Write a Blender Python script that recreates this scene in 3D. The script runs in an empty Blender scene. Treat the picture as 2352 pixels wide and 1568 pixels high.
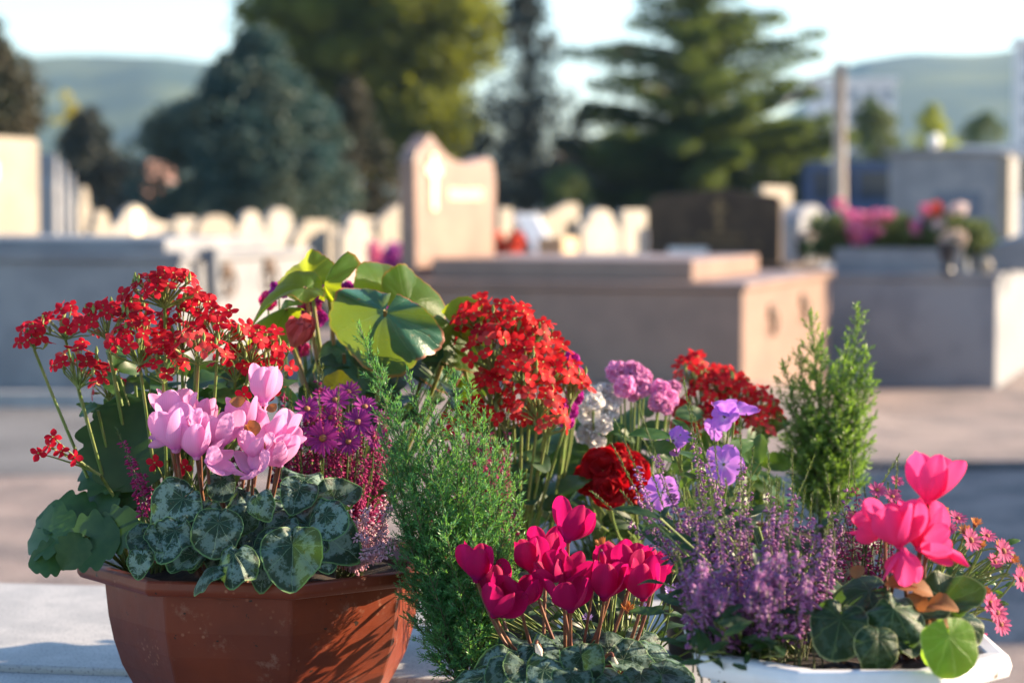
import bpy, math, random
import numpy as np
from mathutils import Vector, Matrix

R = math.radians
sc = bpy.context.scene
col = sc.collection
rng = np.random.default_rng(7)
random.seed(7)

# ------------------------------------------------------------------ camera, world, sun, exposure
CAM_H, PITCH, F = 1.30, math.atan(304 / 5274), 5274.0
cam = bpy.data.objects.new('camera', bpy.data.cameras.new('camera'))
col.objects.link(cam)
cam.location = (0, 0, CAM_H)
cam.rotation_euler = (math.pi / 2 - PITCH, 0, 0)
cam.data.sensor_width = 22.3
cam.data.lens = 50.0
cam.data.clip_start = 0.05
cam.data.clip_end = 20000
cam.data.dof.use_dof = True
cam.data.dof.focus_distance = 2.68
cam.data.dof.aperture_fstop = 2.8
sc.camera = cam

SUN_EL, SUN_TH = R(19), R(12)            # elevation; direction measured from +X towards +Y
w = bpy.data.worlds.new('World')
sc.world = w
w.use_nodes = True
wn = w.node_tree
sky = wn.nodes.new('ShaderNodeTexSky')
sky.sky_type = 'NISHITA'
sky.sun_disc = False
sky.sun_elevation = SUN_EL
sky.sun_rotation = math.pi / 2 - SUN_TH
sky.air_density = 1.0
sky.dust_density = 0.4
sky.ozone_density = 2.5
bg = wn.nodes['Background']
bg.inputs['Strength'].default_value = 0.097
wn.links.new(sky.outputs[0], bg.inputs['Color'])
sl = bpy.data.lights.new('sun', 'SUN')
sl.energy = 5.0
sl.angle = R(0.5)
sl.color = (1.0, 0.78, 0.54)
so = bpy.data.objects.new('sun', sl)
col.objects.link(so)
sdir = Vector((math.cos(SUN_EL) * math.cos(SUN_TH), math.cos(SUN_EL) * math.sin(SUN_TH), math.sin(SUN_EL)))
so.rotation_euler = sdir.to_track_quat('Z', 'Y').to_euler()
so.location = (20, 5, 12)
vs = sc.view_settings
vs.view_transform = 'Standard'
vs.look = 'None'
vs.gamma = 1.0
vs.exposure = 1.85
sc.cycles.max_bounces = 8
sc.cycles.transparent_max_bounces = 8

# ------------------------------------------------------------------ geometry helpers
SP, CP = math.sin(PITCH), math.cos(PITCH)
def at(u, v, d):
    """the place d metres ahead of the camera that is seen at (u, v)"""
    xc, yc = (u - 1176) / F, -(v - 784) / F
    y = yc * SP + CP
    z = yc * CP - SP
    return Vector((xc / y * d, d, CAM_H + z / y * d))
def gnd(u, v, z=0.0):
    xc, yc = (u - 1176) / F, -(v - 784) / F
    y = yc * SP + CP
    zz = yc * CP - SP
    t = (z - CAM_H) / zz
    return Vector((xc * t, y * t, z))
def pm(px, d): return px * d / F

class MB:
    """collects geometry for ONE mesh"""
    def __init__(s): s.V = []; s.Fc = []; s.UV = []; s.n = 0
    def add(s, V, faces, mi=0, UV=None):
        V = np.asarray(V, float).reshape(-1, 3)
        faces = np.asarray(faces, int)
        if UV is None: UV = np.zeros((len(V), 2))
        s.V.append(V); s.UV.append(np.asarray(UV, float).reshape(-1, 2))
        s.Fc.append((faces + s.n, mi)); s.n += len(V)
        return s
    def merge(s, o, M=None, mi=None):
        for k, v in enumerate(o.V): pass
        V = np.concatenate(o.V); UV = np.concatenate(o.UV)
        if M is not None:
            A = np.array(M); V = V @ A[:3, :3].T + A[:3, 3]
        s.V.append(V); s.UV.append(UV)
        for f, m in o.Fc: s.Fc.append((f + s.n, m if mi is None else mi))
        s.n += len(V)
        return s
    def grid(s, P, mi=0, UV=None, wrap=False):
        P = np.asarray(P, float); nu, nv = P.shape[:2]
        idx = np.arange(nu * nv).reshape(nu, nv)
        if wrap: idx = np.concatenate([idx, idx[:, :1]], 1)
        q = np.stack([idx[:-1, :-1], idx[1:, :-1], idx[1:, 1:], idx[:-1, 1:]], -1).reshape(-1, 4)
        if UV is None:
            uu, vv = np.meshgrid(np.linspace(0, 1, nu), np.linspace(0, 1, nv), indexing='ij')
            UV = np.stack([vv, uu], -1)
        return s.add(P.reshape(-1, 3), q, mi, UV)
    def tube(s, pts, rad, n=6, mi=0, cap=True):
        pts = np.array([tuple(p) for p in pts], float); m = len(pts)
        rad = np.broadcast_to(np.asarray(rad, float), (m,)) if np.ndim(rad) == 0 else np.interp(np.linspace(0, 1, m), np.linspace(0, 1, len(rad)), rad)
        T = np.gradient(pts, axis=0); T /= np.linalg.norm(T, axis=1)[:, None] + 1e-12
        a = np.array([0, 0, 1.0]) if abs(T[0][2]) < .9 else np.array([1.0, 0, 0])
        N = np.cross(T, a); N /= np.linalg.norm(N, axis=1)[:, None] + 1e-12
        B = np.cross(T, N)
        th = np.linspace(0, 2 * math.pi, n, endpoint=False)
        P = pts[:, None] + rad[:, None, None] * (np.cos(th)[None, :, None] * N[:, None] + np.sin(th)[None, :, None] * B[:, None])
        s.grid(P, mi, wrap=True)
        if cap:
            b = s.n - m * n
            s.Fc.append((np.arange(b, b + n)[None, ::-1], mi)); s.Fc.append((np.arange(s.n - n, s.n)[None], mi))
        return s
    def lathe(s, prof, n=24, mi=0, c=(0, 0, 0), a0=0.0, close=True):
        """prof: (r, z) list; a0 turns the section"""
        th = np.linspace(0, 2 * math.pi, n, endpoint=False) + a0
        P = np.array([[(c[0] + r * math.cos(t), c[1] + r * math.sin(t), c[2] + z) for t in th] for r, z in prof])
        s.grid(P, mi, wrap=True)
        if close:
            b = s.n - len(prof) * n
            s.Fc.append((np.arange(b, b + n)[None, ::-1], mi)); s.Fc.append((np.arange(s.n - n, s.n)[None], mi))
        return s
    def hexa(s, o, e1, e2, e3, mi=0):
        o, e1, e2, e3 = [np.array(tuple(x), float) for x in (o, e1, e2, e3)]
        if np.dot(np.cross(e1, e2), e3) < 0: e1, e2 = e2, e1
        V = [o, o + e1, o + e1 + e2, o + e2, o + e3, o + e1 + e3, o + e1 + e2 + e3, o + e2 + e3]
        f = [(0, 3, 2, 1), (4, 5, 6, 7), (0, 1, 5, 4), (1, 2, 6, 5), (2, 3, 7, 6), (3, 0, 4, 7)]
        return s.add(V, f, mi)
    def box(s, x0, y0, z0, x1, y1, z1, mi=0):
        return s.hexa((x0, y0, z0), (x1 - x0, 0, 0), (0, y1 - y0, 0), (0, 0, z1 - z0), mi)
    def prism(s, outline, o, ea, eb, et, mi=0):
        """flat outline [(a, b)] in the plane ea, eb at o, thickened by et"""
        o, ea, eb, et = [np.array(tuple(x), float) for x in (o, ea, eb, et)]
        if np.dot(np.cross(ea, eb), et) > 0: outline = outline[::-1]
        A = np.array([o + a * ea + b * eb for a, b in outline]); n = len(A)
        V = np.concatenate([A, A + et]); i = np.arange(n); j = (i + 1) % n
        s.add(V, np.stack([j, i, i + n, j + n], 1), mi)
        b = s.n - 2 * n
        s.Fc.append((np.arange(b, b + n)[None], mi)); s.Fc.append((np.arange(b + n, b + 2 * n)[None, ::-1], mi))
        return s
    def mesh(s, name, mats, smooth=True):
        me = bpy.data.meshes.new(name)
        V = np.concatenate(s.V); UV = np.concatenate(s.UV)
        li = np.concatenate([f.reshape(-1) for f, m in s.Fc])
        lt = np.concatenate([np.full(len(f), f.shape[1]) for f, m in s.Fc])
        mi = np.concatenate([np.full(len(f), m) for f, m in s.Fc])
        ls = np.concatenate([[0], np.cumsum(lt)[:-1]])
        me.vertices.add(len(V)); me.vertices.foreach_set('co', V.astype(np.float32).ravel())
        me.loops.add(len(li)); me.loops.foreach_set('vertex_index', li.astype(np.int32))
        me.polygons.add(len(lt)); me.polygons.foreach_set('loop_start', ls.astype(np.int32))
        me.polygons.foreach_set('loop_total', lt.astype(np.int32))
        me.polygons.foreach_set('material_index', mi.astype(np.int32))
        me.polygons.foreach_set('use_smooth', np.full(len(lt), bool(smooth)))
        uvl = me.uv_layers.new(name='UVMap')
        uvl.data.foreach_set('uv', UV[li].astype(np.float32).ravel())
        for m in (mats if isinstance(mats, (list, tuple)) else [mats]): me.materials.append(m)
        me.update(calc_edges=True)
        return me

WM = {}
def put(name, data, parent=None, M=None):
    M = Matrix() if M is None else M
    o = bpy.data.objects.new(name, data); col.objects.link(o)
    WM[o.name] = M.copy()
    if parent is not None:
        o.parent = parent
        o.matrix_basis = WM[parent.name].inverted() @ M
    else:
        o.matrix_basis = M
    return o
def tag(o, label=None, cat=None, group=None, kind=None):
    if label: o['label'] = label
    if cat: o['category'] = cat
    if group: o['group'] = group
    if kind: o['kind'] = kind
    return o
def thing(name, label, cat, loc, group=None):
    return tag(put(name, None, None, Matrix.Translation(Vector(loc))), label, cat, group)
def part(name, mb, mats, parent=None, smooth=False, bevel=0, seg=2):
    """the collected geometry (world coordinates) as one object"""
    o = put(name, mb.mesh(name, mats, smooth), parent)
    if bevel:
        b = o.modifiers.new('bevel', 'BEVEL'); b.width = bevel; b.segments = seg; b.limit_method = 'ANGLE'; b.angle_limit = R(35)
    return o
def struct(name, mb, mats, smooth=False, label=None):
    o = part(name, mb, mats, None, smooth); o['kind'] = 'structure'
    if label: o['label'] = label
    return o
def bez(a, b, c, n=10):
    t = np.linspace(0, 1, n)[:, None]; a, b, c = [np.array(tuple(x), float) for x in (a, b, c)]
    return (1 - t) ** 2 * a + 2 * t * (1 - t) * b + t * t * c
def frame(pos, z, y):
    """matrix with z along z and y as close to y as can be"""
    z = Vector(z).normalized(); y = Vector(y); y = y - z * y.dot(z)
    if y.length < 1e-4: y = Vector((1, 0, 0)) - z * z.x
    y.normalize(); x = y.cross(z)
    return Matrix(((x.x, y.x, z.x, pos[0]), (x.y, y.y, z.y, pos[1]), (x.z, y.z, z.z, pos[2]), (0, 0, 0, 1)))
def S(k, ky=None, kz=None): return Matrix.Diagonal((k, ky or k, kz or k, 1))

# ------------------------------------------------------------------ materials
def new_mat(name):
    m = bpy.data.materials.new(name); m.use_nodes = True
    nt = m.node_tree; nt.nodes.clear()
    return m, nt
def L(nt, a, b): nt.links.new(a, b)
def mth(nt, op, a, b=0.0, c=None):
    n = nt.nodes.new('ShaderNodeMath'); n.operation = op
    for i, x in enumerate((a, b) if c is None else (a, b, c)):
        if hasattr(x, 'is_linked'): L(nt, x, n.inputs[i])
        else: n.inputs[i].default_value = x
    return n.outputs[0]
def mix(nt, f, a, b, mode='MIX'):
    n = nt.nodes.new('ShaderNodeMix'); n.data_type = 'RGBA'; n.blend_type = mode
    for i, x in ((0, f), (6, a), (7, b)):
        if hasattr(x, 'is_linked'): L(nt, x, n.inputs[i])
        else: n.inputs[i].default_value = (*x, 1) if isinstance(x, tuple) and len(x) == 3 else x
    return n.outputs[2]
def sstep(nt, x, lo, hi):
    n = nt.nodes.new('ShaderNodeMapRange'); n.interpolation_type = 'SMOOTHSTEP'
    L(nt, x, n.inputs[0]); n.inputs[1].default_value = lo; n.inputs[2].default_value = hi
    return n.outputs[0]
def noise(nt, scale, detail=4, coord='Object', rough=.55, vec=None):
    n = nt.nodes.new('ShaderNodeTexNoise'); n.inputs['Scale'].default_value = scale
    n.inputs['Detail'].default_value = detail; n.inputs['Roughness'].default_value = rough
    if vec is None:
        tc = nt.nodes.new('ShaderNodeTexCoord'); vec = tc.outputs[coord]
    L(nt, vec, n.inputs['Vector'])
    return n.outputs[0]
def uvxy(nt):
    tc = nt.nodes.new('ShaderNodeTexCoord'); sx = nt.nodes.new('ShaderNodeSeparateXYZ')
    L(nt, tc.outputs['UV'], sx.inputs[0]); return sx.outputs[0], sx.outputs[1], tc.outputs['UV']
def out(nt, bsdf):
    o = nt.nodes.new('ShaderNodeOutputMaterial'); L(nt, bsdf, o.inputs[0])
def finish(nt, colr, rough=.6, trans=0.0, tcol=None, spec=.5, bump=None, bstr=.3, bdist=.002, metal=0.0, coat=0.0):
    p = nt.nodes.new('ShaderNodeBsdfPrincipled')
    if hasattr(colr, 'is_linked'): L(nt, colr, p.inputs['Base Color'])
    else: p.inputs['Base Color'].default_value = (*colr, 1)
    if hasattr(rough, 'is_linked'): L(nt, rough, p.inputs['Roughness'])
    else: p.inputs['Roughness'].default_value = rough
    p.inputs['Specular IOR Level'].default_value = spec
    p.inputs['Metallic'].default_value = metal
    p.inputs['Coat Weight'].default_value = coat
    if bump is not None:
        b = nt.nodes.new('ShaderNodeBump'); b.inputs['Strength'].default_value = bstr; b.inputs['Distance'].default_value = bdist
        L(nt, bump, b.inputs['Height']); L(nt, b.outputs[0], p.inputs['Normal'])
    res = p.outputs[0]
    if trans:
        t = nt.nodes.new('ShaderNodeBsdfTranslucent')
        tc = tcol if tcol is not None else colr
        if hasattr(tc, 'is_linked'): L(nt, tc, t.inputs[0])
        else: t.inputs[0].default_value = (*tc, 1)
        mx = nt.nodes.new('ShaderNodeMixShader'); mx.inputs[0].default_value = trans
        L(nt, res, mx.inputs[1]); L(nt, t.outputs[0], mx.inputs[2]); res = mx.outputs[0]
    out(nt, res)
def vary(nt, c, amt=.25):
    """each object a little lighter or darker"""
    oi = nt.nodes.new('ShaderNodeObjectInfo')
    v = mth(nt, 'MULTIPLY_ADD', oi.outputs['Random'], amt * 2, 1 - amt)
    h = nt.nodes.new('ShaderNodeHueSaturation'); L(nt, v, h.inputs['Value'])
    if hasattr(c, 'is_linked'): L(nt, c, h.inputs['Color'])
    else: h.inputs['Color'].default_value = (*c, 1)
    return h.outputs[0]
def two(name, c1, c2, scale=8, rough=.7, lo=.38, hi=.62, bump=0, trans=0, tcol=None, spec=.4, speck=None, detail=5, var=0, bscale=None, coat=0):
    m, nt = new_mat(name)
    n = noise(nt, scale, detail)
    c = mix(nt, sstep(nt, n, lo, hi), c1, c2)
    if speck:
        s2 = noise(nt, speck[1], 2)
        c = mix(nt, sstep(nt, s2, speck[2], speck[2] + .06), c, speck[0])
    if var: c = vary(nt, c, var)
    b = noise(nt, bscale or scale * 6, 3) if bump else None
    finish(nt, c, rough, trans, tcol, spec, b, bump, coat=coat)
    return m
# ------------------------------------------------------------------ setting materials
M_gravel = two('gravel', (.26, .20, .178), (.125, .102, .10), 2.6, .95, .34, .66, bump=.8, bscale=60, speck=((.5, .45, .4), 45, .62))
M_ground_shade = two('painted_ground_shade', (.15, .15, .155), (.09, .09, .095), 1.2, .9, .3, .7, bump=.4, bscale=80, speck=((.3, .3, .3), 60, .62))  # dark grey that imitates shade lying on the ground
M_kerb = two('kerb_stone', (.42, .41, .40), (.3, .3, .3), 4, .8)
M_gran_grey = two('grey_granite', (.25, .255, .27), (.19, .195, .215), 3, .45, speck=((.2, .2, .21), 90, .6))
M_gran_cream = two('cream_stone', (.27, .235, .185), (.21, .185, .15), 2.5, .6)
M_gran_pink = two('pink_granite', (.28, .185, .145), (.225, .15, .12), 3, .4, speck=((.2, .14, .12), 90, .6))
M_gran_brown = two('brown_granite', (.085, .055, .034), (.055, .036, .024), 4, .6, spec=.2)
M_gran_white = two('white_stone', (.33, .30, .255), (.26, .24, .21), 3, .5)
M_gilt = two('gilt', (.90, .82, .60), (.85, .74, .48), 20, .4)
M_plaque = two('white_plaque', (.82, .80, .76), (.75, .73, .70), 10, .4)
M_bronze = two('bronze', (.16, .10, .06), (.10, .06, .04), 20, .4)
M_dark = two('dark_stone', (.03, .032, .04), (.02, .022, .028), 10, .3)
M_fpk = two('far_pink_petals', (.70, .13, .30), (.78, .30, .46), 30, .6, trans=.3)
M_fpp = two('far_magenta_petals', (.42, .05, .36), (.55, .10, .45), 30, .6, trans=.3)
M_fwh = two('far_white_petals', (.75, .7, .66), (.8, .6, .6), 30, .6, trans=.3)
M_fred = two('far_red_petals', (.6, .06, .04), (.7, .12, .05), 30, .6, trans=.3)
M_bark = two('bark', (.10, .07, .05), (.05, .037, .03), 6, .9, bump=.6, bscale=12)
M_hill = two('hill_scrub', (.014, .042, .028), (.075, .10, .04), .016, .95, .42, .60, detail=9)
def folm(name, a, b, scale, trans=.3, tc=None):
    return two(name, a, b, scale, .65, .35, .65, trans=trans, tcol=tc)
M_blue = folm('blue_cedar_needles', (.032, .085, .082), (.08, .105, .07), 1.1, .28)
M_pine = folm('pine_needles', (.022, .055, .010), (.13, .15, .018), .45, .40, (.26, .29, .015))
M_cedar = folm('cedar_needles', (.015, .042, .016), (.06, .09, .022), .7, .36, (.18, .25, .03))
M_grey_tree = folm('grey_tree_needles', (.03, .045, .043), (.055, .06, .045), .8, .25)
M_dull = folm('dull_needles', (.03, .04, .022), (.075, .062, .036), .7, .25)
M_lime = folm('lime_leaves', (.16, .22, .03), (.24, .27, .04), .6, .45, (.4, .45, .05))
M_yell = folm('yellow_leaves', (.42, .38, .03), (.5, .42, .04), .6, .4)
M_midg = folm('green_leaves', (.07, .12, .04), (.12, .15, .045), .6, .35)

# ------------------------------------------------------------------ ground, painted shade strip, hills
def gz(x, y):
    ss = lambda v, a, b: (lambda q: q * q * (3 - 2 * q))(min(1, max(0, (v - a) / (b - a))))
    return -.30 * ss(x, 1.7, 2.9) * (1 - ss(x, 7, 12)) * ss(y, 11.5, 19.5) * (1 - ss(y, 23, 30))
g = MB(); n = 40
xs = np.sinh(np.linspace(-6.2, 6.2, n)) * 4.6; ys = np.sinh(np.linspace(-2.2, 6.2, n)) * 4.6
xs = np.unique(np.concatenate([xs, np.arange(1.4, 12.2, .2)])); ys = np.unique(np.concatenate([ys, np.arange(11, 30.4, .4)]))
g.grid(np.array([[(x, y, gz(x, y)) for y in ys] for x in xs]))
struct('ground', g, M_gravel)
g = MB(); g.box(-60, 11.2, -.05, -.9, 15.0, .004); struct('shade_strip', g, M_ground_shade)  # thin dark sheet, shade on the left ground put into its colour
g = MB(); g.box(-60, 15.0, -.05, -1.1, 15.13, .10); struct('kerb', g, M_kerb)
g = MB(); g.hexa((1.2, 11.45, -.05), (9, -.18, 0), (0, .10, 0), (0, 0, .085)); struct('gutter', g, two('gutter_stone', (.10, .10, .11), (.06, .06, .065), 5, .7))

RID = [(-900, 40), (-300, 70), (0, 118), (90, 131), (200, 143), (270, 141), (350, 128), (430, 137), (520, 150), (640, 185), (800, 240), (1000, 330), (1250, 380), (1500, 370), (1750, 300), (1860, 225), (1920, 165), (1965, 142), (2020, 133), (2150, 131), (2290, 122), (2500, 108), (2800, 90), (3300, 60)]
uu = np.linspace(-900, 3300, 150); vv = np.interp(uu, [a for a, b in RID], [b for a, b in RID])
rows = []
for k, (dd, h) in enumerate([(900, -.02), (1000, .25), (1100, .5), (1220, .78), (1330, .93), (1400, 1.0), (1600, .7), (1900, -.02)]):
    row = []
    for u, v in zip(uu, vv):
        p = at(u, v, 1400); zt = p.z
        wob = 1 + (.05 * math.sin(u * .006 + k * 1.7) + .025 * math.sin(u * .017 + k)) * (0 if k in (0, 5, 7) else 1)
        row.append((p.x * dd / 1400 if k < 6 else p.x, dd, max(-2, zt * h * wob)))
    rows.append(row)
g = MB(); g.grid(np.array(rows)[:, ::-1]); struct('hills', g, M_hill, True)

# ------------------------------------------------------------------ trees
def quads(C, size, rng, flat=None, asp=1.8):
    """leaf-size quads at C, turned at random"""
    n = len(C)
    a = rng.normal(size=(n, 3)); a /= np.linalg.norm(a, axis=1)[:, None]
    b = rng.normal(size=(n, 3))
    if flat is not None: a[:, 2] *= flat; a /= np.linalg.norm(a, axis=1)[:, None]; b[:, 2] *= flat
    b -= a * (a * b).sum(1)[:, None]; b /= np.linalg.norm(b, axis=1)[:, None]
    s = size * rng.uniform(.6, 1.3, n)[:, None]
    V = np.stack([C - a * s * asp * .5, C + b * s * .5, C + a * s * asp * .5, C - b * s * .5], 1).reshape(-1, 3)
    return V, np.arange(4 * n).reshape(-1, 4)
def ball(c, r, n, rng, shell=.45):
    d = rng.normal(size=(n, 3)); d /= np.linalg.norm(d, axis=1)[:, None]
    rad = rng.uniform(shell ** 3, 1, n) ** (1 / 3)
    return np.asarray(tuple(c)) + d * rad[:, None] * np.asarray(r)
def tree_thing(name, label, base, crown, m, trunk_h, trunk_r, limbs=()):
    t = thing(name, label, 'tree', base, 'trees beyond the graves')
    mb = MB(); b = Vector(base)
    mb.tube([b + Vector((0, 0, -.1)), b + Vector((.05, 0, trunk_h * .5)), b + Vector((0, .1, trunk_h))], [trunk_r, trunk_r * .75, trunk_r * .35], 10)
    for l0, l1 in limbs: mb.tube(bez(b + Vector(l0), (b + Vector(l0) + b + Vector(l1)) / 2 + Vector((0, 0, .3)), b + Vector(l1), 5), [trunk_r * .4, trunk_r * .12], 6)
    part('trunk', mb, M_bark, t, True)
    part('crown', crown, m, t)
    return t
def clumped(base, outline, depth, nclump, rclump, nleaf, leaf, rng, flat=None):
    """crown from a side outline: list of (z, half width, x shift); clumps of leaves fill it"""
    mb = MB(); z = [o[0] for o in outline]
    for k in range(nclump):
        zz = rng.uniform(z[0], z[-1]); hw = np.interp(zz, z, [o[1] for o in outline]); sx = np.interp(zz, z, [o[2] for o in outline])
        a = rng.uniform(0, 2 * math.pi); rr = math.sqrt(rng.uniform(.1, 1))
        r = rclump * rng.uniform(.6, 1.25) * (.45 + .55 * min(1, hw / (2.2 * rclump)))
        hw2 = max(0, hw - r * .6)
        c = (base[0] + sx + hw2 * rr * math.cos(a), base[1] + depth * hw2 * rr * math.sin(a), base[2] + zz)
        mb.add(*quads(ball(c, (r, r, r * .75), nleaf, rng), leaf, rng, flat))
    return mb
# big pine filling the middle of the sky
b = gnd(850, 480 + 1.3 * F / 75); b = Vector((pm(850 - 1176, 75), 75, 0))
ol = [(2.6, 1.6, 1.3), (3.6, 2.8, 1.1), (4.8, 3.6, .6), (6.2, 4.5, .25), (7.6, 4.6, .1), (8.6, 4.5, 0), (10.2, 3.8, 0), (12, 2, 0)]
tree_thing('pine_tree', 'tallest tree, broad dark green and yellow pine rising out of the top of the picture', b,
           clumped(b, ol, .8, 300, 1.15, 260, .15, rng), M_pine, 9.5, .26, [((0, 0, 3.4), (2.6, .5, 4.9)), ((0, 0, 4.6), (-2.2, .8, 6.4)), ((0, 0, 5), (1.6, .6, 7))])
# blue cedar in front of it
b = Vector((pm(555 - 1176, 52), 52, 0))
ol = [(.6, 2.7, 0), (1.5, 2.85, 0), (2.6, 2.6, 0), (3.4, 2.1, .1), (4.1, 1.3, .3), (4.6, .75, .4), (5.15, .4, .45)]
tree_thing('blue_cedar', 'dense blue green conical cedar standing before the big pine', b,
           clumped(b, ol, .75, 330, .56, 190, .085, rng), M_blue, 4.4, .16, [((0, 0, .9), (1.5, 0, 1.2)), ((0, 0, 1), (-1.6, 0, 1.3))])
# duller tree against the cedar's right side
b = Vector((pm(805 - 1176, 55), 55, 0))
ol = [(.5, 1.3, .1), (1.6, 1.4, .1), (2.6, 1.1, .05), (3.4, .65, 0), (4.4, .25, 0)]
tree_thing('spindly_conifer', 'brownish grey narrow conifer between the blue cedar and the pink headstone', b,
           clumped(b, ol, .9, 120, .40, 110, .08, rng), M_dull, 4.2, .10)
# thin tree with sky showing through
b = Vector((pm(1208 - 1176, 60), 60, 0))
ol = [(1.5, 1.5, .1), (2.6, 1.85, .1), (3.6, 1.75, .05), (4.4, 1.15, 0), (5.2, 1.25, 0), (6.1, .6, .1), (7.2, .15, .1)]
mb = MB()
r2 = np.random.default_rng(3)
for k in range(300):
    zz = 1.5 + 5.6 * r2.uniform(0, 1) ** 1.5; hw = np.interp(zz, [o[0] for o in ol], [o[1] for o in ol]); a = r2.uniform(0, 6.28); q = r2.uniform(.05, 1)
    mb.add(*quads(ball((b.x + hw * q * math.cos(a), b.y + hw * q * math.sin(a), zz), .34 if zz < 4 else .24, 55 if zz < 4 else 34, r2), .08, r2))
tree_thing('sparse_tree', 'thin bluish tree with sky showing through its top, between the two big green trees', b, mb, M_grey_tree, 6.9, .11,
           [((0, 0, 2.2), (1.1, 0, 3.2)), ((0, 0, 2.6), (-1.1, .3, 3.4)), ((0, 0, 3.6), (.8, 0, 5.0))])
# layered cedar on the right
b = Vector((pm(1600 - 1176, 62), 62, 0)); r3 = np.random.default_rng(11)
mb = MB(); limbs = []
for k in range(84):
    zz = .9 + 6.6 * (k / 83.0) ** 1.15 ** 1.0
    Lb = np.interp(zz, [.9, 1.8, 3.0, 4.2, 5.2, 6.2, 7.4], [3.2, 4.0, 4.1, 3.7, 3.3, 2.3, .8]) * r3.uniform(.72, 1.05)
    a = k * 2.4 + r3.uniform(-.3, .3); rise = (.10 if zz < 3.5 else .26) * Lb + r3.uniform(-.35, .35)
    d = Vector((math.cos(a), math.sin(a), 0))
    p0 = Vector((0, 0, zz)); p1 = p0 + d * Lb + Vector((0, 0, rise))
    limbs.append((p0, p1))
    nn = int(10 * Lb / 2.0) + 3
    for j in range(nn):
        t = (j + .8) / nn; c = b + p0.lerp(p1, t); wd = .15 + .5 * math.sin(math.pi * min(1, t * .8 + .12)) * (Lb / 3.3)
        dens = 95 if zz < 3.8 else 32
        mb.add(*quads(ball(c + Vector((0, 0, -.08 + r3.uniform(-.12, .12))), (wd, wd, .17 + .06 * (zz < 3.5)), dens, r3, .1), .09, r3, .7))
tree_thing('layered_cedar', 'dark green cedar of level layered branches, against the brightest part of the sky', b, mb, M_cedar, 7.6, .2, limbs)
# left edge tree, shrub and yellow tree
b = Vector((pm(-20 - 1176, 40), 40, 0))
ol = [(.6, 1.2, 0), (1.6, 1.5, 0), (2.6, 1.35, 0), (3.6, .95, -.1), (4.5, .4, -.2)]
tree_thing('olive_green_conifer', 'leftmost tree, olive green, cut by the left edge of the picture', b, clumped(b, ol, .8, 120, .46, 120, .085, rng), M_dull, 3.6, .13)
b = Vector((pm(225 - 1176, 60), 60, 0))
ol = [(.2, 1.5, .1), (1.2, 1.6, .1), (2.2, 1.35, 0), (3.0, .8, -.2), (3.8, .35, -.3)]
tree_thing('grey_green_bush', 'grey green bushy tree low between the leftmost tree and the blue cedar', b, clumped(b, ol, .8, 110, .46, 110, .085, rng), M_grey_tree, 2.6, .10)
b = Vector((pm(165 - 1176, 95), 95, 0))
ol = [(2.0, .5, 0), (4.0, .8, 0), (5.2, .75, .05), (6.2, .25, -.1)]
tree_thing('yellow_tree', 'small bright yellow tree top under the left hill', b, clumped(b, ol, .9, 16, .38, 45, .11, rng), M_yell, 4.4, .12)
# right side trees
for (u, v0, v1, hw, d, m, lab) in [(1830, 300, 430, 95, 66, M_lime, 'yellow green shrub growing under the right side of the layered cedar'),
                                   (1998, 232, 380, 74, 85, M_midg, 'mid green round tree just right of the lamp post'),
                                   (2138, 248, 400, 64, 90, M_lime, 'yellow green small tree above the grey mausoleum'),
                                   (2255, 268, 420, 80, 110, M_midg, 'dull green tree right of the yellow green one, below the white tower'),
                                   (1300, 395, 500, 75, 58, M_midg, 'low green shrub between the sparse tree and the layered cedar')]:
    b = Vector((pm(u - 1176, d), d, 0)); top = 1.3 + pm(480 - v0, d); lo = max(.3, 1.3 + pm(480 - v1, d)); h = pm(hw, d)
    ol = [(lo, h * .8, 0), (lo + (top - lo) * .4, h, 0), (lo + (top - lo) * .8, h * .65, 0), (top, h * .2, 0)]
    tree_thing('round_tree', lab, b, clumped(b, ol, .9, 42, h * .42, 80, .10, rng), m, (lo + top) / 2, .12)

# ------------------------------------------------------------------ graves
YAW = R(18)
E1 = Vector((-math.cos(YAW), math.sin(YAW), 0)); E2 = Vector((math.sin(YAW), math.cos(YAW), 0)); UP = Vector((0, 0, 1))
def ob(A, a0, a1, b0, b1, z0, z1, mb=None):
    """box on the graves' grid: a along E1 (leftwards), b along E2 (away)"""
    mb = mb or MB(); A = Vector((A[0], A[1], 0))
    return mb.hexa(A + E1 * a0 + E2 * b0 + UP * z0, E1 * (a1 - a0), E2 * (b1 - b0), UP * (z1 - z0))
def text_bars(A, a, b0, b1, z, h, n, seed, axis='b'):
    """weathered gilt letters, each a few raised strokes"""
    r = np.random.default_rng(seed); mb = MB(); wd = (b1 - b0) / n
    for k in range(n):
        if r.random() < .12: continue
        x = b0 + k * wd
        for q in range(2):
            s = x + q * wd * .38
            if axis == 'b': ob(A, a - .006, a, s, s + wd * .22, z, z + h * r.uniform(.7, 1), mb)
            else: ob(A, s, s + wd * .22, a - .006, a, z, z + h * r.uniform(.7, 1), mb)
        zz = z + h * r.uniform(.1, .7)
        if axis == 'b': ob(A, a - .008, a, x, x + wd * .62, zz, zz + h * .2, mb)
        else: ob(A, x, x + wd * .62, a - .008, a, zz, zz + h * .2, mb)
    return mb
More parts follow.
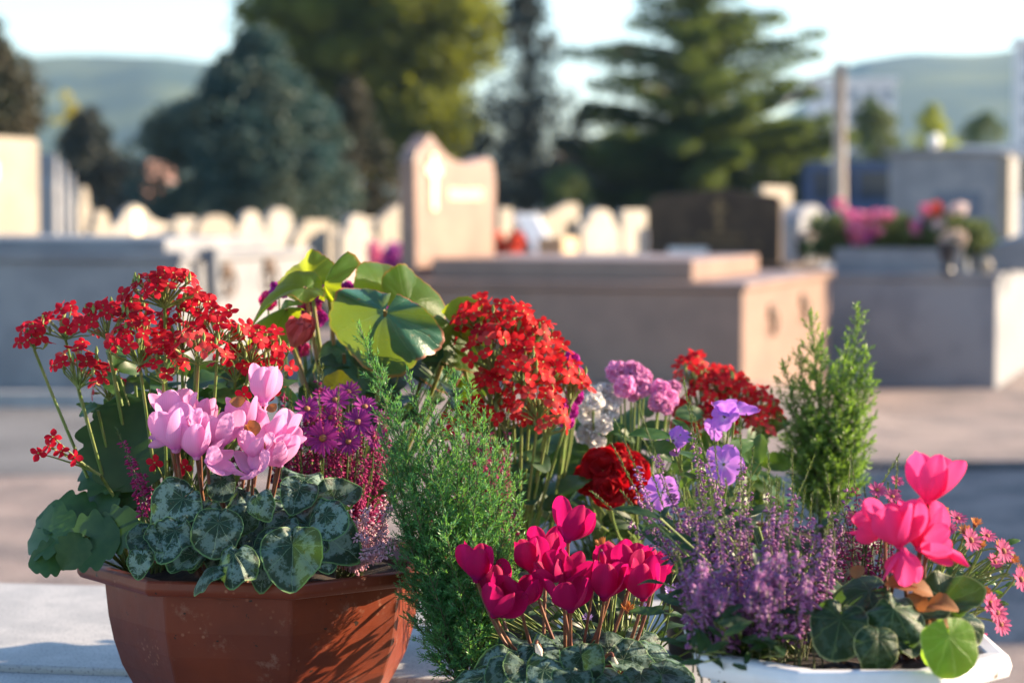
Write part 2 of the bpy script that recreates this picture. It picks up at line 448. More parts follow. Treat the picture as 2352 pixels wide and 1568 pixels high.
def tomb(label, A, La, Wb, H, m, lid=None, cap=.06, group='raised box tombs', handles=()):
    t = thing('tomb', label, 'tomb', (A[0], A[1], 0), group)
    part('body', ob(A, 0, La, 0, Wb, -.45, H - cap), m, t, bevel=.012)
    part('cap', ob(A, -.035, La + .03, -.035, Wb + .03, H - cap + .002, H), m, t, bevel=.012)
    if lid: part('lid', ob(A, lid[0], lid[1], lid[2], lid[3], H + .001, H + lid[4]), m, t, bevel=.015)
    for b, z in handles:
        mb = MB(); c = Vector((A[0], A[1], 0)) + E2 * b + UP * z - E1 * .03
        th = np.linspace(0, 2 * math.pi, 13)
        mb.tube([c + E2 * .09 * math.cos(x) + UP * .09 * math.sin(x) - E1 * .01 for x in th], .016, 6)
        ob((c.x, c.y), -.0, .03, -.06, .06, z + .03, z + .14, mb)
        part('handle', mb, M_bronze, t, True)
    return t
# pink tomb in the middle
A = gnd(1705, 885); AP = A
tomb('pinkish brown granite tomb in the middle, below the pink headstone', A, 2.9, 3.6, .755, M_gran_pink, (.45, 2.55, .3, 2.7, .16), handles=((1.0, .42), (2.3, .46)))
t = thing('headstone', 'pink granite headstone with a swooping top, a gilt cross and gilt lettering', 'headstone', A + E1 * 2.8 + E2 * .4 + UP * .755, 'headstones')
prof = [(0, 0), (0, .45), (-.02, .75), (-.03, .92), (.06, 1.02), (.17, 1.05), (.26, 1.10), (.34, 1.135), (.42, 1.11), (.55, 1.05), (.72, .985), (.92, .945), (1.15, .925), (1.4, .935), (1.62, .965), (1.80, .985), (1.90, .965), (1.95, .90), (1.99, .75), (1.97, .45), (1.95, .0)]
mb = MB(); mb.prism(prof, A + E1 * 2.72 + E2 * .42 + UP * .757, E2, UP, E1 * .14)
part('slab', mb, M_gran_pink, t, bevel=.012)
mb = MB(); ob(A, 2.70, 2.719, .42 + .33, .42 + .43, 1.29, 1.74, mb); ob(A, 2.702, 2.7195, .42 + .22, .42 + .54, 1.575, 1.655, mb)
part('cross', mb, M_gilt, t)
part('lettering', text_bars(A, 2.72, 1.20, 2.05, 1.375, .11, 9, 1), M_gilt, t)
# dark brown headstone behind its right end
A = Vector((pm(1768 - 1176, 22.5), 22.5, 0))
tomb('low tomb under the dark brown headstone, mostly hidden behind the pink tomb', A - E1 * .15, 1.7, 1.8, .76, M_gran_brown)
t = thing('headstone', 'wide dark brown granite headstone with a low peak and a faint cross', 'headstone', A + UP * .76, 'headstones')
mb = MB(); mb.prism([(0, 0), (0, .62), (.05, .67), (.66, .74), (1.30, .67), (1.36, .61), (1.36, 0)], A + E2 * .5 + UP * .761 + E1 * .0, E1, UP, E2 * .14)
part('slab', mb, M_gran_brown, t, bevel=.01)
M_dimgilt = two('dim_gilt', (.22, .13, .05), (.15, .09, .035), 30, .4)
mb = MB(); ob(A, .59, .65, .482, .499, 1.08, 1.42, mb); ob(A, .54, .70, .484, .4995, 1.28, 1.33, mb)
part('cross', mb, M_dimgilt, t)
part('lettering', text_bars(A, .5, .38, .86, 1.005, .055, 7, 4, 'a'), M_dimgilt, t); part('lettering', text_bars(A, .5, .2, 1.05, .915, .055, 12, 5, 'a'), M_dimgilt, t)
t2 = tag(part('memorial_plaque', ob(A, .70, 1.10, .30, .34, .765, .915), M_plaque), 'small white plaque leaning at the foot of the dark brown headstone', 'plaque')
t2 = tag(part('memorial_plaque', ob(A, .30, .66, .30, .34, .765, .885), M_dark), 'small black plaque at the foot of the dark brown headstone', 'plaque')

def stone(label, u0, u1, vt, d, shape='flat', m=M_gran_cream, th=.12, extra=None, name='headstone'):
    """headstone whose broad face looks to the right, seen from u0 to u1"""
    X0 = pm(u0 - 1176, d); k = (u1 - 1176) / F
    wd = (k * d - X0) / (math.sin(YAW) - math.cos(YAW) * k)
    dm = d + wd * .48; h = CAM_H + pm(480 - vt, dm)
    o = Vector((X0, d, 0))
    pr = {'flat': [(0, 0), (0, .98), (.03, 1), (.97, 1), (1, .98), (1, 0)],
          'arch': [(0, 0)] + [(.5 - .5 * math.cos(a), .8 + .2 * math.sin(a)) for a in np.linspace(0, math.pi, 13)] + [(1, 0)],
          'wave': [(0, 0), (0, .8), (.1, .84), (.22, .95), (.36, 1), (.5, .96), (.62, .88), (.78, .84), (1, .82), (1, 0)],
          'shoulder': [(0, 0), (0, .82), (.12, .84)] + [(.5 - .34 * math.cos(a), .86 + .14 * math.sin(a)) for a in np.linspace(0, math.pi, 11)] + [(.88, .84), (1, .82), (1, 0)],
          'slant': [(0, 0), (0, .84), (.3, .92), (.75, 1), (1, .99), (1, 0)]}[shape]
    t = thing(name, label, 'headstone', o, 'headstones')
    mb = MB(); mb.prism([(a * wd, b * h) for a, b in pr], o, E2, UP, E1 * th)
    part('slab', mb, m, t, bevel=.012)
    if extra: extra(t, o, wd, h)
    ob_ = MB(); ob(o, -.06, th + .06, -.05, wd + .05, -.03, .16, ob_); part('plinth', ob_, m, t, bevel=.01)
    return t
def plq(t, o, wd, h):
    part('plaque', ob(o, -.012, -.001, .12 * wd, .62 * wd, h * .80, h * .88), M_plaque, t)
def gcross(t, o, wd, h):
    mb = MB(); ob(o, -.015, -.001, wd * .3, wd * .44, h * .55, h * .95, mb); part('cross', mb, M_gilt, t)
stone('tall cream headstone at the left edge with a white plaque near its top', -180, 93, 312, 19.5, 'flat', M_gran_cream, .2, plq)
for k, (u0, u1, vt, d) in enumerate([(128, 140, 352, 24), (150, 158, 372, 26.5), (168, 176, 398, 29), (184, 211, 428, 32)]):
    stone(['grey shaded headstone first behind the tall cream one', 'grey shaded headstone second behind the tall cream one', 'grey shaded headstone third behind the tall cream one', 'cream headstone ending the row behind the tall cream one'][k],
          u0, u1, vt, d, 'shoulder', M_gran_grey if k < 3 else M_gran_cream, .20)
SM = [(212, 262, 482, 26, 'shoulder', 'low cream headstone just right of the row at the left edge'),
      (262, 400, 470, 27, 'wave', 'wide wavy topped cream headstone with a gilt cross, left of centre'),
      (455, 545, 494, 28, 'arch', 'round topped cream headstone under the blue cedar, leftmost of three'),
      (548, 612, 484, 29, 'shoulder', 'round topped cream headstone under the blue cedar, middle of three'),
      (616, 676, 478, 31, 'arch', 'round topped cream headstone under the blue cedar, rightmost of three'),
      (700, 760, 506, 26, 'flat', 'square cream headstone right of the three round topped ones'),
      (788, 862, 492, 25, 'shoulder', 'bright cream headstone with sloping shoulders behind the begonia leaves'),
      (872, 932, 470, 26, 'slant', 'bright cream headstone touching the left edge of the pink headstone'),
      (1248, 1330, 466, 30, 'slant', 'square cream headstone behind the open book memorial'),
      (1340, 1425, 480, 27, 'shoulder', 'bright cream round shouldered headstone left of the dark brown one'),
      (1432, 1486, 482, 29, 'flat', 'narrow cream headstone touching the left edge of the dark brown one'),
      (405, 452, 500, 31, 'flat', 'plain low cream headstone between the wavy topped one and the three round topped ones'),
      (676, 706, 520, 24, 'slant', 'narrow grey headstone left of the square cream one'),
      (762, 786, 515, 30, 'arch', 'slim round topped stone between the square cream one and the sloping shouldered one'),
      (842, 880, 500, 32, 'flat', 'low square stone far back between the two bright cream ones'),
      (1150, 1178, 478, 26, 'flat', 'narrow pale grey headstone touching the right edge of the pink headstone'),
      (1328, 1346, 505, 31, 'flat', 'slim stone post between the square cream and the bright arched headstones'),
      (1752, 1818, 428, 30, 'flat', 'tall narrow cream stone touching the right edge of the dark brown headstone')]
for u0, u1, vt, d, sh, lab in SM:
    stone(lab, u0, u1, vt, d, sh, M_gran_white if d % 2 else M_gran_cream, .10, gcross if 'gilt cross' in lab else None)
for u, v, d, mm_, lab in [(1160, 566, 20.9, M_fred, 'red flowers at the right foot of the pink headstone'), (915, 592, 21, M_fpp, 'violet flowers at the left foot of the pink headstone'), (880, 585, 23, M_fpk, 'pink flowers between the begonia leaves and the far headstones')]:
    c = at(u, v, d); t = thing('grave_flowers', lab, 'flowers', (c.x, c.y, 0)); r9 = np.random.default_rng(int(u))
    mb = MB(); mb.lathe([(.07, 0), (.08, .3), (.10, c.z - .08)], 12, 0, (c.x, c.y, 0)); part('vase', mb, M_gran_grey, t, True)
    mb = MB()
    for k in range(9): mb.add(*quads(ball(c + Vector((r9.uniform(-.12, .12), r9.uniform(-.1, .1), r9.uniform(-.08, .1))), .06, 30, r9), .05, r9))
    part('bouquet', mb, mm_, t)
# open-book memorial leaning, tan box
A = Vector((pm(1290 - 1176, 21), 21, 0))
t = thing('book_memorial', 'white open book memorial leaning back on a dark stand behind the pink tomb', 'memorial', A)
q0, q1 = at(1184, 498, 21.5), at(1240, 606, 21.1); mb = MB(); mb.hexa(q0, (.19, 0, 0), q1 - q0, (.03, .05, .03)); part('page', mb, M_plaque, t, bevel=.006)
c_ = at(1180, 600, 21.55); mb = MB(); mb.prism([(0, 0), (.24, 0), (.24, c_.z), (.02, c_.z + .33), (0, c_.z + .33)], (c_.x, 21.6, 0), (1, 0, 0), UP, (0, .2, 0)); part('stand', mb, M_dark, t, bevel=.01)
A = Vector((pm(1285 - 1176, 20.2), 20.2, 0))
t = thing('flower_box', 'plain tan stone box beside the open book memorial', 'planter', A)
mb = MB(); ob(A, -.03, -.0, 0, .5, 0, 1.05, mb); ob(A, 0, .2, 0, .5, 0, 1.05, mb); part('box', mb, two('tan_stone', (.50, .38, .24), (.42, .31, .2), 4, .7), t, bevel=.01)
# grey tomb on the left
A = gnd(415, 918); AL = A
tomb('blue grey tomb at the left whose long side lies in shade', A, 6, 2.2, 1.0, M_gran_grey, (.18, 5.6, .15, 1.9, .1), handles=((.72, .78), (1.45, .80)))
t = thing('grave_vase', 'dark slim vase standing at the corner of the left grey tomb', 'vase', A - E1 * .10 + E2 * .30)
c = A - E1 * .10 + E2 * .30
mb = MB(); mb.lathe([(.06, 0), (.065, .05), (.03, .1), (.03, .6), (.05, .75), (.055, 1.02), (.045, 1.03)], 14, 0, c); part('vase_body', mb, two('slate', (.12, .13, .15), (.09, .1, .12), 6, .6), t, True)
for k, (u, vt, d, rr, lab) in enumerate([(455, 618, 15.5, .09, 'round cream lantern at the lit end of the left grey tomb')]):
    c = gnd(u, 905); mb = MB(); mb.lathe([(.05, 0), (.06, .72), (.09, .78), (.10, .84), (.08, .93), (.03, .97)], 16, 0, c)
    tag(part('grave_lantern', mb, M_plaque, None, True), lab, 'lantern')
# tombs on the right
A = Vector((pm(2290 - 1176, 20.4), 20.4, 0)); AR = A
tomb('blue grey tomb at the right with a flower planter on top', A, 1.6, 3.2, .727, M_gran_grey)
A2 = A + E1 * .26 + E2 * .35
t = thing('planter_box', 'shaded grey stone planter full of flowers on the right tomb', 'planter', A2 + UP * .727)
part('box', ob(A2, .10, 1.26, 0, .6, .728, .94), M_gran_grey, t, bevel=.01)
base = A2 + E1 * .68 + E2 * .3 + UP * .94
t = thing('bedding_plant', 'leafy mass with pink and magenta blooms in the planter on the right tomb', 'flowers', base)
mb = MB(); r4 = np.random.default_rng(5)
for k in range(100):
    c = base + E1 * r4.uniform(-.78, .84) + E2 * r4.uniform(-.22, .22) + UP * r4.uniform(-.06, .24)
    mb.add(*quads(ball(c, .09, 40, r4), .05, r4))
part('foliage', mb, M_midg, t)
for k in range(34):
    u = r4.uniform(1945, 2215); vv_ = r4.uniform(484, 550) - (u - 1955) * .03
    c = at(u, vv_, base.y + r4.uniform(-.25, .25)); mb = MB(); mb.add(*quads(ball(c, .052, 36, r4), .05, r4))
    part('bloom', mb, [M_fpk, M_fpk, M_fpk, M_fpp, M_fpk, M_fpk][k % 6] if u < 2150 else [M_fwh, M_fred][k % 2], t)
c = at(1925, 468, base.y); mb = MB(); mb.add(*quads(ball(c, .05, 40, r4), .05, r4)); part('bloom', mb, M_fpk, t)
for u, v, lab in [(1845, 612, 'small black urn at the left end of the right tomb'), (2176, 606, 'small black urn beside the flower planter, nearer the right edge')]:
    c = at(u, v, AR.y + (.25 if u < 2000 else .05)); c.z = .728
    t = thing('grave_urn', lab, 'urn', c, 'black urns')
    if u < 2000:
        c = at(u, v, 23.8); c.z = .701
    mb = MB(); mb.lathe([(.06, 0), (.06, .03), (.035, .06), (.07, .15), (.095, .24), (.10, .27), (.085, .28)], 16, 0, c); part('urn_body', mb, M_dark, t, True)
    mb = MB()
    for k in range(6): mb.add(*quads(ball(c + Vector((r4.uniform(-.06, .12), 0, .28 + r4.uniform(0, .06))), .06, 26, r4), .05, r4))
    tag(part('dried_flowers', mb, two('straw_petals', (.6, .5, .36), (.7, .55, .5), 30, .7, trans=.2)), 'pale dried flowers in the ' + ('left black urn' if u < 2000 else 'right black urn'), 'flowers')
# shaded tomb further back, filling the gap between the pink tomb and the right one
A3 = Vector((pm(1915 - 1176, 23.4), 23.4, 0))
tomb('blue grey tomb further back, between the pink tomb and the right one', A3, .85, 1.4, .70, M_gran_grey)
# unseen roofed block added on the right, sized to cast shade over the path
t = thing('mausoleum', 'unseen grey roofed block added right of the path to cast shade on it', 'mausoleum', (7.4, 10.6, 0))
mb = MB(); mb.box(6.6, 8.4, -.05, 8.6, 12.4, 2.2); part('wall', mb, M_gran_grey, t)
mb = MB(); mb.prism([(-.15, 0), (2.15, 0), (2.15, .08), (1.0, .42), (-.15, .08)], (6.6, 8.25, 2.202), (1, 0, 0), UP, (0, 4.3, 0)); part('roof', mb, M_gran_grey, t, bevel=.02)
# round pale stone and lit block at the far right
c = at(2330, 600, AR.y + .6); c.z = .728
t = thing('carved_stone', 'rounded grey carved stone on the right tomb at the edge of the picture', 'memorial', c)
mb = MB(); mb.prism([(-.36, 0), (-.36, .12), (-.28, .20), (-.1, .27), (.1, .34), (.3, .36), (.5, .3), (.5, 0)], c, (1, 0, 0), (0, 0, 1), (0, .25, 0)); part('slab', mb, M_gran_grey, t, bevel=.02)
for u, lab in [(2262, 'small round pale stone ball at the corner of the right tomb')]:
    c = at(u, 606, AR.y + .12); c.z = .728
    mb = MB(); mb.lathe([(.03, 0), (.05, .015), (.068, .05), (.07, .08), (.05, .12), (.02, .135)], 16, 0, c); tag(part('stone_ball', mb, M_gran_cream, None, True), lab, 'stone ball')
# pale arched stones left of the planter
stone('low grey stone with a rounded top left of the pink flowers on the right', 1836, 1898, 470, 30, 'arch', M_gran_grey, .3)
# grey mausoleum
A = Vector((pm(2292 - 1176, 34), 34, 0))
t = thing('mausoleum', 'shaded grey family mausoleum with a low gabled roof at the right', 'mausoleum', A)
Lm = 1.62
part('wall', ob(A, 0, Lm, 0, 3, -.05, 2.12), M_gran_grey, t)
mb = MB(); mb.prism([(-.08, 0), (Lm + .08, 0), (Lm + .08, .05), (.75, .09), (-.08, .02)], A - E2 * .08 + UP * 2.122, E1, UP, E2 * 3.2); part('roof', mb, M_gran_grey, t, bevel=.02)
part('door', ob(A, .25, .95, -.02, -.001, 0, 1.55), two('bronze_door', (.12, .15, .2), (.09, .11, .16), 5, .35), t)
part('corner_post', ob(A, -.16, -.002, -.02, .5, 0, 2.1), M_gran_cream, t, bevel=.01)
mb = MB(); c = A + E1 * .95 - E2 * .05; mb.lathe([(.05, 2.19), (.09, 2.235), (.11, 2.30), (.08, 2.38), (.01, 2.42)], 14, 0, (c.x, c.y, 0)); part('finial', mb, M_plaque, t, True)
# lamp post
c = Vector((pm(1926 - 1176, 42), 42, 0))
t = thing('lamp_post', 'tall pale concrete post with a short arm right of the layered cedar', 'post', c)
mb = MB(); mb.tube([c, c + UP * 2.0, c + UP * 3.82], [.15, .115, .09], 12); part('pole', mb, two('concrete', (.42, .36, .30), (.34, .29, .25), 2, .8), t, True)
mb = MB(); mb.tube(bez(c + UP * 3.72, c + UP * 3.9 + Vector((-.3, 0, 0)), c + UP * 3.25 + Vector((-1.0, .1, 0)), 8), .035, 6); part('arm', mb, M_kerb, t, True)
mb = MB(); mb.box(c.x - .13, c.y - .13, 3.80, c.x + .13, c.y + .13, 3.95); part('cap', mb, M_kerb, t, bevel=.02)
# parked vans
def van(label, u, v_top, d, m, Lv=3.2, flip=1):
    zt = CAM_H + pm(480 - v_top, d); c = Vector((pm(u - 1176, d), d, 0))
    t = thing('parked_van', label, 'van', c, 'vans parked beyond the graves')
    k = zt
    pr = [(-Lv / 2, .3), (-Lv / 2, k * .93), (-Lv / 2 + .12, k), (Lv * .22, k), (Lv * .36, k * .62), (Lv / 2 - .05, k * .52), (Lv / 2, k * .4), (Lv / 2, .3)]
    mb = MB(); mb.prism([(a * flip, b) for a, b in (pr if flip > 0 else pr[::-1])], c + Vector((0, 0, 0)), (1, 0, 0), UP, (0, 1.8, 0)); part('body', mb, m, t, bevel=.05)
    gl = two('van_glass', (.02, .03, .05), (.03, .04, .06), 5, .1)
    for x0, x1 in ((-Lv * .44, -Lv * .16), (-Lv * .12, Lv * .16)):
        a, b_ = sorted((x0 * flip, x1 * flip)); mb = MB(); mb.box(c.x + a, c.y - .012, k * .62, c.x + b_, c.y - .001, k * .9); part('window', mb, gl, t)
    for x in (-Lv * .3, Lv * .3):
        mb = MB(); th = np.linspace(0, 2 * math.pi, 24, endpoint=False)
        mb.prism([(.32 * math.cos(q), .32 * math.sin(q)) for q in th], c + Vector((x, -.03, .32)), (1, 0, 0), UP, (0, .2, 0)); wh = part('wheel', mb, M_dark, t)
        mb = MB(); mb.prism([(.18 * math.cos(q), .18 * math.sin(q)) for q in th], c + Vector((x, -.045, .32)), (1, 0, 0), UP, (0, .014, 0)); part('rim', mb, M_kerb, wh)
    return t
M_navy = two('navy_paint', (.03, .06, .15), (.025, .05, .12), 2, .25)
M_silver = two('silver_paint', (.45, .47, .5), (.4, .42, .45), 2, .25)
van('dark blue van behind the lamp post and the pink flowers', 2010, 372, 58, M_navy, 3.6)
van('dark blue car roof showing low behind the pink flowers', 2160, 425, 50, M_navy, 2.6, -1)
van('silver van cut by the right edge of the picture', 2372, 335, 44, M_silver, 3.0)
# buildings far off
def block(name, label, u0, u1, vt, d, m, nx, nz, depth=14, roofm=None):
    x0, x1 = pm(u0 - 1176, d), pm(u1 - 1176, d); h = CAM_H + pm(480 - vt, d)
    t = thing(name, label, 'building', ((x0 + x1) / 2, d, 0))
    mb = MB(); mb.box(x0, d, 0, x1, d + depth, h); part('wall', mb, m, t)
    mb = MB(); mb.box(x0 - .4, d - .4, h + .002, x1 + .4, d + depth + .4, h + .7); part('roof', mb, roofm or m, t)
    gl = two('building_glass', (.16, .19, .23), (.12, .14, .18), .5, .2)
    for i in range(nx):
        for j in range(nz):
            cx = x0 + (i + .5) * (x1 - x0) / nx; cz = h - (j + .6) * h / (nz + .4); ww = (x1 - x0) / nx * .27
            mb = MB(); mb.box(cx - ww, d - .06, cz - h / nz * .26, cx + ww, d - .004, cz + h / nz * .24); part('window', mb, gl, t)
    return t
M_wht = two('white_render', (.72, .70, .68), (.66, .64, .62), .3, .8)
block('apartment_block', 'white apartment block with rows of windows behind the lamp post', 1862, 2052, 192, 330, M_wht, 5, 6, 5)
block('tower_block', 'tall white tower cut by the right edge of the picture', 2336, 2600, 104, 260, M_wht, 5, 8, 3)
block('house', 'white house half hidden behind the layered cedar and the sparse tree', 1300, 1420, 375, 110, M_wht, 3, 1, 8, two('roof_tiles', (.35, .16, .1), (.28, .12, .08), 3, .8))
block('house', 'small pinkish house between the grey green bush and the blue cedar', 240, 318, 415, 80, two('pink_render', (.22, .12, .10), (.18, .10, .085), .5, .8), 2, 1, 6)

# ------------------------------------------------------------------ air between here and the hills
mz, ntz = new_mat('haze_air'); vz = ntz.nodes.new('ShaderNodeVolumePrincipled'); vz.inputs['Density'].default_value = .00018
vz.inputs['Color'].default_value = (.42, .69, 1.0, 1); vz.inputs['Anisotropy'].default_value = .25
oz = ntz.nodes.new('ShaderNodeOutputMaterial'); ntz.links.new(vz.outputs[0], oz.inputs['Volume'])
hb = MB(); hb.box(-2300, -60, -6, 2300, 2300, 125); hz = part('haze', hb, mz); hz['kind'] = 'stuff'
# ------------------------------------------------------------------ foreground materials
def petal_mat(name, tip, basec, trans=.35, tcol=None, lo=.0, hi=.6, rough=.62, vein=.22):
    m, nt = new_mat(name)
    x, y, uv = uvxy(nt)
    c = mix(nt, sstep(nt, y, lo, hi), basec, tip)
    wv = nt.nodes.new('ShaderNodeTexWave'); wv.bands_direction = 'X'; wv.inputs['Scale'].default_value = 4.5
    wv.inputs['Distortion'].default_value = 1.5; wv.inputs['Detail'].default_value = 2
    L(nt, uv, wv.inputs['Vector'])
    c = mix(nt, mth(nt, 'MULTIPLY', wv.outputs['Fac'], vein), c, tuple(k * .55 for k in tip))
    br_ = mth(nt, 'MULTIPLY', sstep(nt, y, .80, .98), sstep(nt, noise(nt, 70, 3), .56, .70))
    c = mix(nt, mth(nt, 'MULTIPLY', br_, .55), c, tuple(.45 * k + q for k, q in zip(tip, (.06, .03, .01))))
    c = vary(nt, c, .16)
    finish(nt, c, rough, trans, tcol or c, .14)
    return m
def veined(name, dark, light, vein, nv=9, band=None, edge=None, trans=.25, tcol=None, rough=.45, vw=.05, marble=0.0):
    """leaf whose UV holds (angle, radius from the leaf stalk)"""
    m, nt = new_mat(name)
    x, y, uv = uvxy(nt)
    tc = nt.nodes.new('ShaderNodeTexCoord')
    oi0 = nt.nodes.new('ShaderNodeObjectInfo'); va = nt.nodes.new('ShaderNodeVectorMath'); va.operation = 'ADD'
    L(nt, tc.outputs['Object'], va.inputs[0]); L(nt, mth(nt, 'MULTIPLY', oi0.outputs['Random'], 37.0), va.inputs[1])
    nz = noise(nt, 2.6, 4, vec=va.outputs[0]); nz2 = noise(nt, 9, 4, vec=va.outputs[0], rough=.65)
    c = mix(nt, sstep(nt, nz, .35, .65), dark, tuple(k * .75 for k in dark))
    a = mth(nt, 'ADD', mth(nt, 'MULTIPLY', x, nv), mth(nt, 'MULTIPLY', mth(nt, 'SUBTRACT', nz, .5), .55))
    fr = mth(nt, 'ABSOLUTE', mth(nt, 'SUBTRACT', mth(nt, 'FRACT', a), .5))
    wid = mth(nt, 'DIVIDE', vw, mth(nt, 'ADD', y, .12))
    vm = mth(nt, 'SUBTRACT', 1.0, mth(nt, 'DIVIDE', fr, wid)); vm = sstep(nt, vm, 0, .7)
    if band:
        q = mth(nt, 'ADD', y, mth(nt, 'MULTIPLY', mth(nt, 'SUBTRACT', nz2, .5), .95))
        q = mth(nt, 'ADD', q, mth(nt, 'MULTIPLY', mth(nt, 'SUBTRACT', nz, .5), 1.1))
        bm = mth(nt, 'SUBTRACT', 1.0, mth(nt, 'DIVIDE', mth(nt, 'ABSOLUTE', mth(nt, 'SUBTRACT', q, band[0])), band[1]))
        bm = sstep(nt, bm, 0, .8)
        oi = nt.nodes.new('ShaderNodeObjectInfo')
        bm = mth(nt, 'MULTIPLY', bm, mth(nt, 'MULTIPLY_ADD', oi.outputs['Random'], .5, .5))
        c = mix(nt, bm, c, light)
    c = mix(nt, mth(nt, 'MULTIPLY', vm, .75), c, vein)
    if edge: c = mix(nt, sstep(nt, y, .94, .985), c, edge)
    c = mix(nt, mth(nt, 'MULTIPLY', sstep(nt, noise(nt, 11, 2, vec=va.outputs[0]), .66, .72), .6), c, (.14, .085, .03))
    c = vary(nt, c, .22)
    finish(nt, c, rough, trans, tcol or c, .25, mth(nt, 'ADD', vm, mth(nt, 'MULTIPLY', nz2, 1.6)), .4, .0016)
    return m
M_terra = two('terracotta_plastic', (.21, .046, .021), (.165, .036, .017), 9, .42, speck=((.06, .03, .02), 75, .70), bump=.06, bscale=160)
def terra_used():
    m, nt = new_mat('terracotta_plastic_used')
    c = mix(nt, sstep(nt, noise(nt, 9, 5), .36, .64), (.175, .033, .012), (.125, .024, .010))
    vo = nt.nodes.new('ShaderNodeTexVoronoi'); vo.inputs['Scale'].default_value = 120; tc = nt.nodes.new('ShaderNodeTexCoord'); L(nt, tc.outputs['Object'], vo.inputs['Vector'])
    spot = mth(nt, 'MULTIPLY', mth(nt, 'SUBTRACT', 1.0, sstep(nt, vo.outputs['Distance'], .18, .30)), sstep(nt, noise(nt, 14, 3), .50, .66))
    c = mix(nt, mth(nt, 'MULTIPLY', spot, .55), c, (.42, .20, .12))
    c = mix(nt, mth(nt, 'MULTIPLY', sstep(nt, noise(nt, 26, 6, rough=.7), .60, .72), .35), c, (.34, .20, .14))
    c = mix(nt, sstep(nt, noise(nt, 85, 3), .685, .72), c, (.03, .018, .012))
    b = noise(nt, 160, 3)
    finish(nt, c, mth(nt, 'MULTIPLY_ADD', noise(nt, 30, 4), .35, .24), 0, None, .30, b, .08)
    return m
M_terra = terra_used()
M_terra2 = two('terracotta_clay', (.30, .11, .06), (.22, .08, .045), 14, .8)
M_green_pot = two('dark_plastic', (.03, .035, .03), (.02, .022, .02), 10, .45)
M_white_pl = two('white_plastic', (.72, .73, .74), (.58, .58, .58), 8, .42, speck=((.22, .19, .16), 70, .70))
M_soil = two('potting_soil', (.035, .022, .014), (.012, .008, .005), 60, .95, bump=.9, bscale=140)
M_slab = two('pale_granite', (.43, .42, .41), (.35, .345, .34), 12, .55, speck=((.18, .18, .19), 260, .58), bump=.06, bscale=300)
M_kpet = petal_mat('scarlet_petals', (.48, .006, .020), (.42, .010, .015), .34, (.72, .015, .05))
M_kfade = petal_mat('fading_scarlet_petals', (.56, .05, .05), (.52, .08, .05), .38, (.76, .08, .08))
M_kdark = petal_mat('dark_scarlet_petals', (.32, .004, .012), (.36, .010, .01), .3, (.55, .01, .03))
M_ktube = two('flower_tube', (.30, .36, .08), (.42, .26, .14), 120, .5, trans=.2)
M_kstem = two('light_green_stem', (.15, .24, .05), (.22, .26, .08), 60, .5, trans=.15)
M_kleaf = two('succulent_leaf', (.018, .062, .014), (.03, .078, .018), 5, .5, trans=.14, tcol=(.10, .24, .02), var=.22)
M_cypink = petal_mat('pale_pink_petals', (.80, .36, .64), (.62, .15, .60), .40, (.90, .42, .66), 0, .40)
M_cycrim = petal_mat('crimson_petals', (.40, .004, .085), (.17, .008, .15), .34, (.72, .01, .18), 0, .42)
M_cyhot = petal_mat('hot_pink_petals', (.82, .05, .24), (.72, .03, .20), .42, (.95, .09, .28), 0, .4)
M_cystem = two('red_brown_stem', (.16, .06, .045), (.22, .10, .05), 60, .45)
M_cyleaf = veined('cyclamen_leaf', (.008, .032, .018), (.14, .215, .18), (.17, .27, .16), 9, (.62, .27), (.10, .20, .07), .12, (.12, .26, .03), vw=.022)
M_cyleaf2 = veined('cyclamen_leaf_dull', (.010, .034, .014), (.04, .08, .05), (.075, .13, .05), 9, (.62, .20), (.22, .26, .12), .18, (.16, .32, .03))
M_cylime = veined('cyclamen_leaf_bright', (.10, .22, .03), (.2, .35, .1), (.24, .36, .10), 11, None, (.3, .36, .12), .45, (.30, .50, .03))
M_brownleaf = two('withered_leaf', (.20, .07, .025), (.30, .15, .05), 60, .7, trans=.3, tcol=(.45, .16, .04))
M_begleaf = veined('begonia_leaf', (.05, .12, .022), (.1, .2, .06), (.09, .17, .04), 9, None, (.28, .10, .03), .50, (.46, .56, .015), .42, .025)
M_begdark = veined('begonia_leaf_dark', (.03, .10, .062), (.1, .2, .06), (.055, .13, .075), 9, None, (.28, .10, .06), .20, (.28, .42, .02), .30, .03)
M_begyel = veined('begonia_leaf_yellow', (.48, .38, .02), (.5, .4, .03), (.50, .44, .06), 9, None, (.5, .2, .03), .45, (.75, .6, .02))
M_begstem = two('begonia_stem', (.22, .24, .06), (.30, .20, .10), 30, .4, trans=.2)
M_salmon = petal_mat('salmon_petals', (.72, .13, .13), (.75, .22, .16), .3)
M_redruf = petal_mat('deep_red_petals', (.38, .004, .010), (.30, .004, .008), .28, (.6, .006, .015))
M_daisy = petal_mat('magenta_ray_petals', (.28, .03, .22), (.24, .025, .16), .3)
M_dcent = two('daisy_centre', (.30, .16, .03), (.20, .05, .06), 200, .8)
M_lilac = petal_mat('lilac_ray_petals', (.42, .30, .66), (.36, .24, .6), .3)
M_orange = petal_mat('faded_orange_petals', (.52, .20, .06), (.38, .10, .06), .3)
M_pinkast = petal_mat('pink_ray_petals', (.56, .10, .24), (.46, .07, .16), .35)
M_impat = petal_mat('violet_petals', (.47, .16, .66), (.80, .58, .82), .4, (.60, .25, .75), .02, .34, vein=.3)
M_stockp = petal_mat('pink_ruffled_petals', (.84, .36, .64), (.88, .62, .78), .45)
M_stockm = petal_mat('magenta_ruffled_petals', (.50, .03, .34), (.6, .08, .42), .35)
M_stockw = petal_mat('white_ruffled_petals', (.80, .77, .74), (.78, .76, .66), .35)
M_hmag = petal_mat('magenta_bells', (.36, .025, .13), (.58, .14, .30), .32)
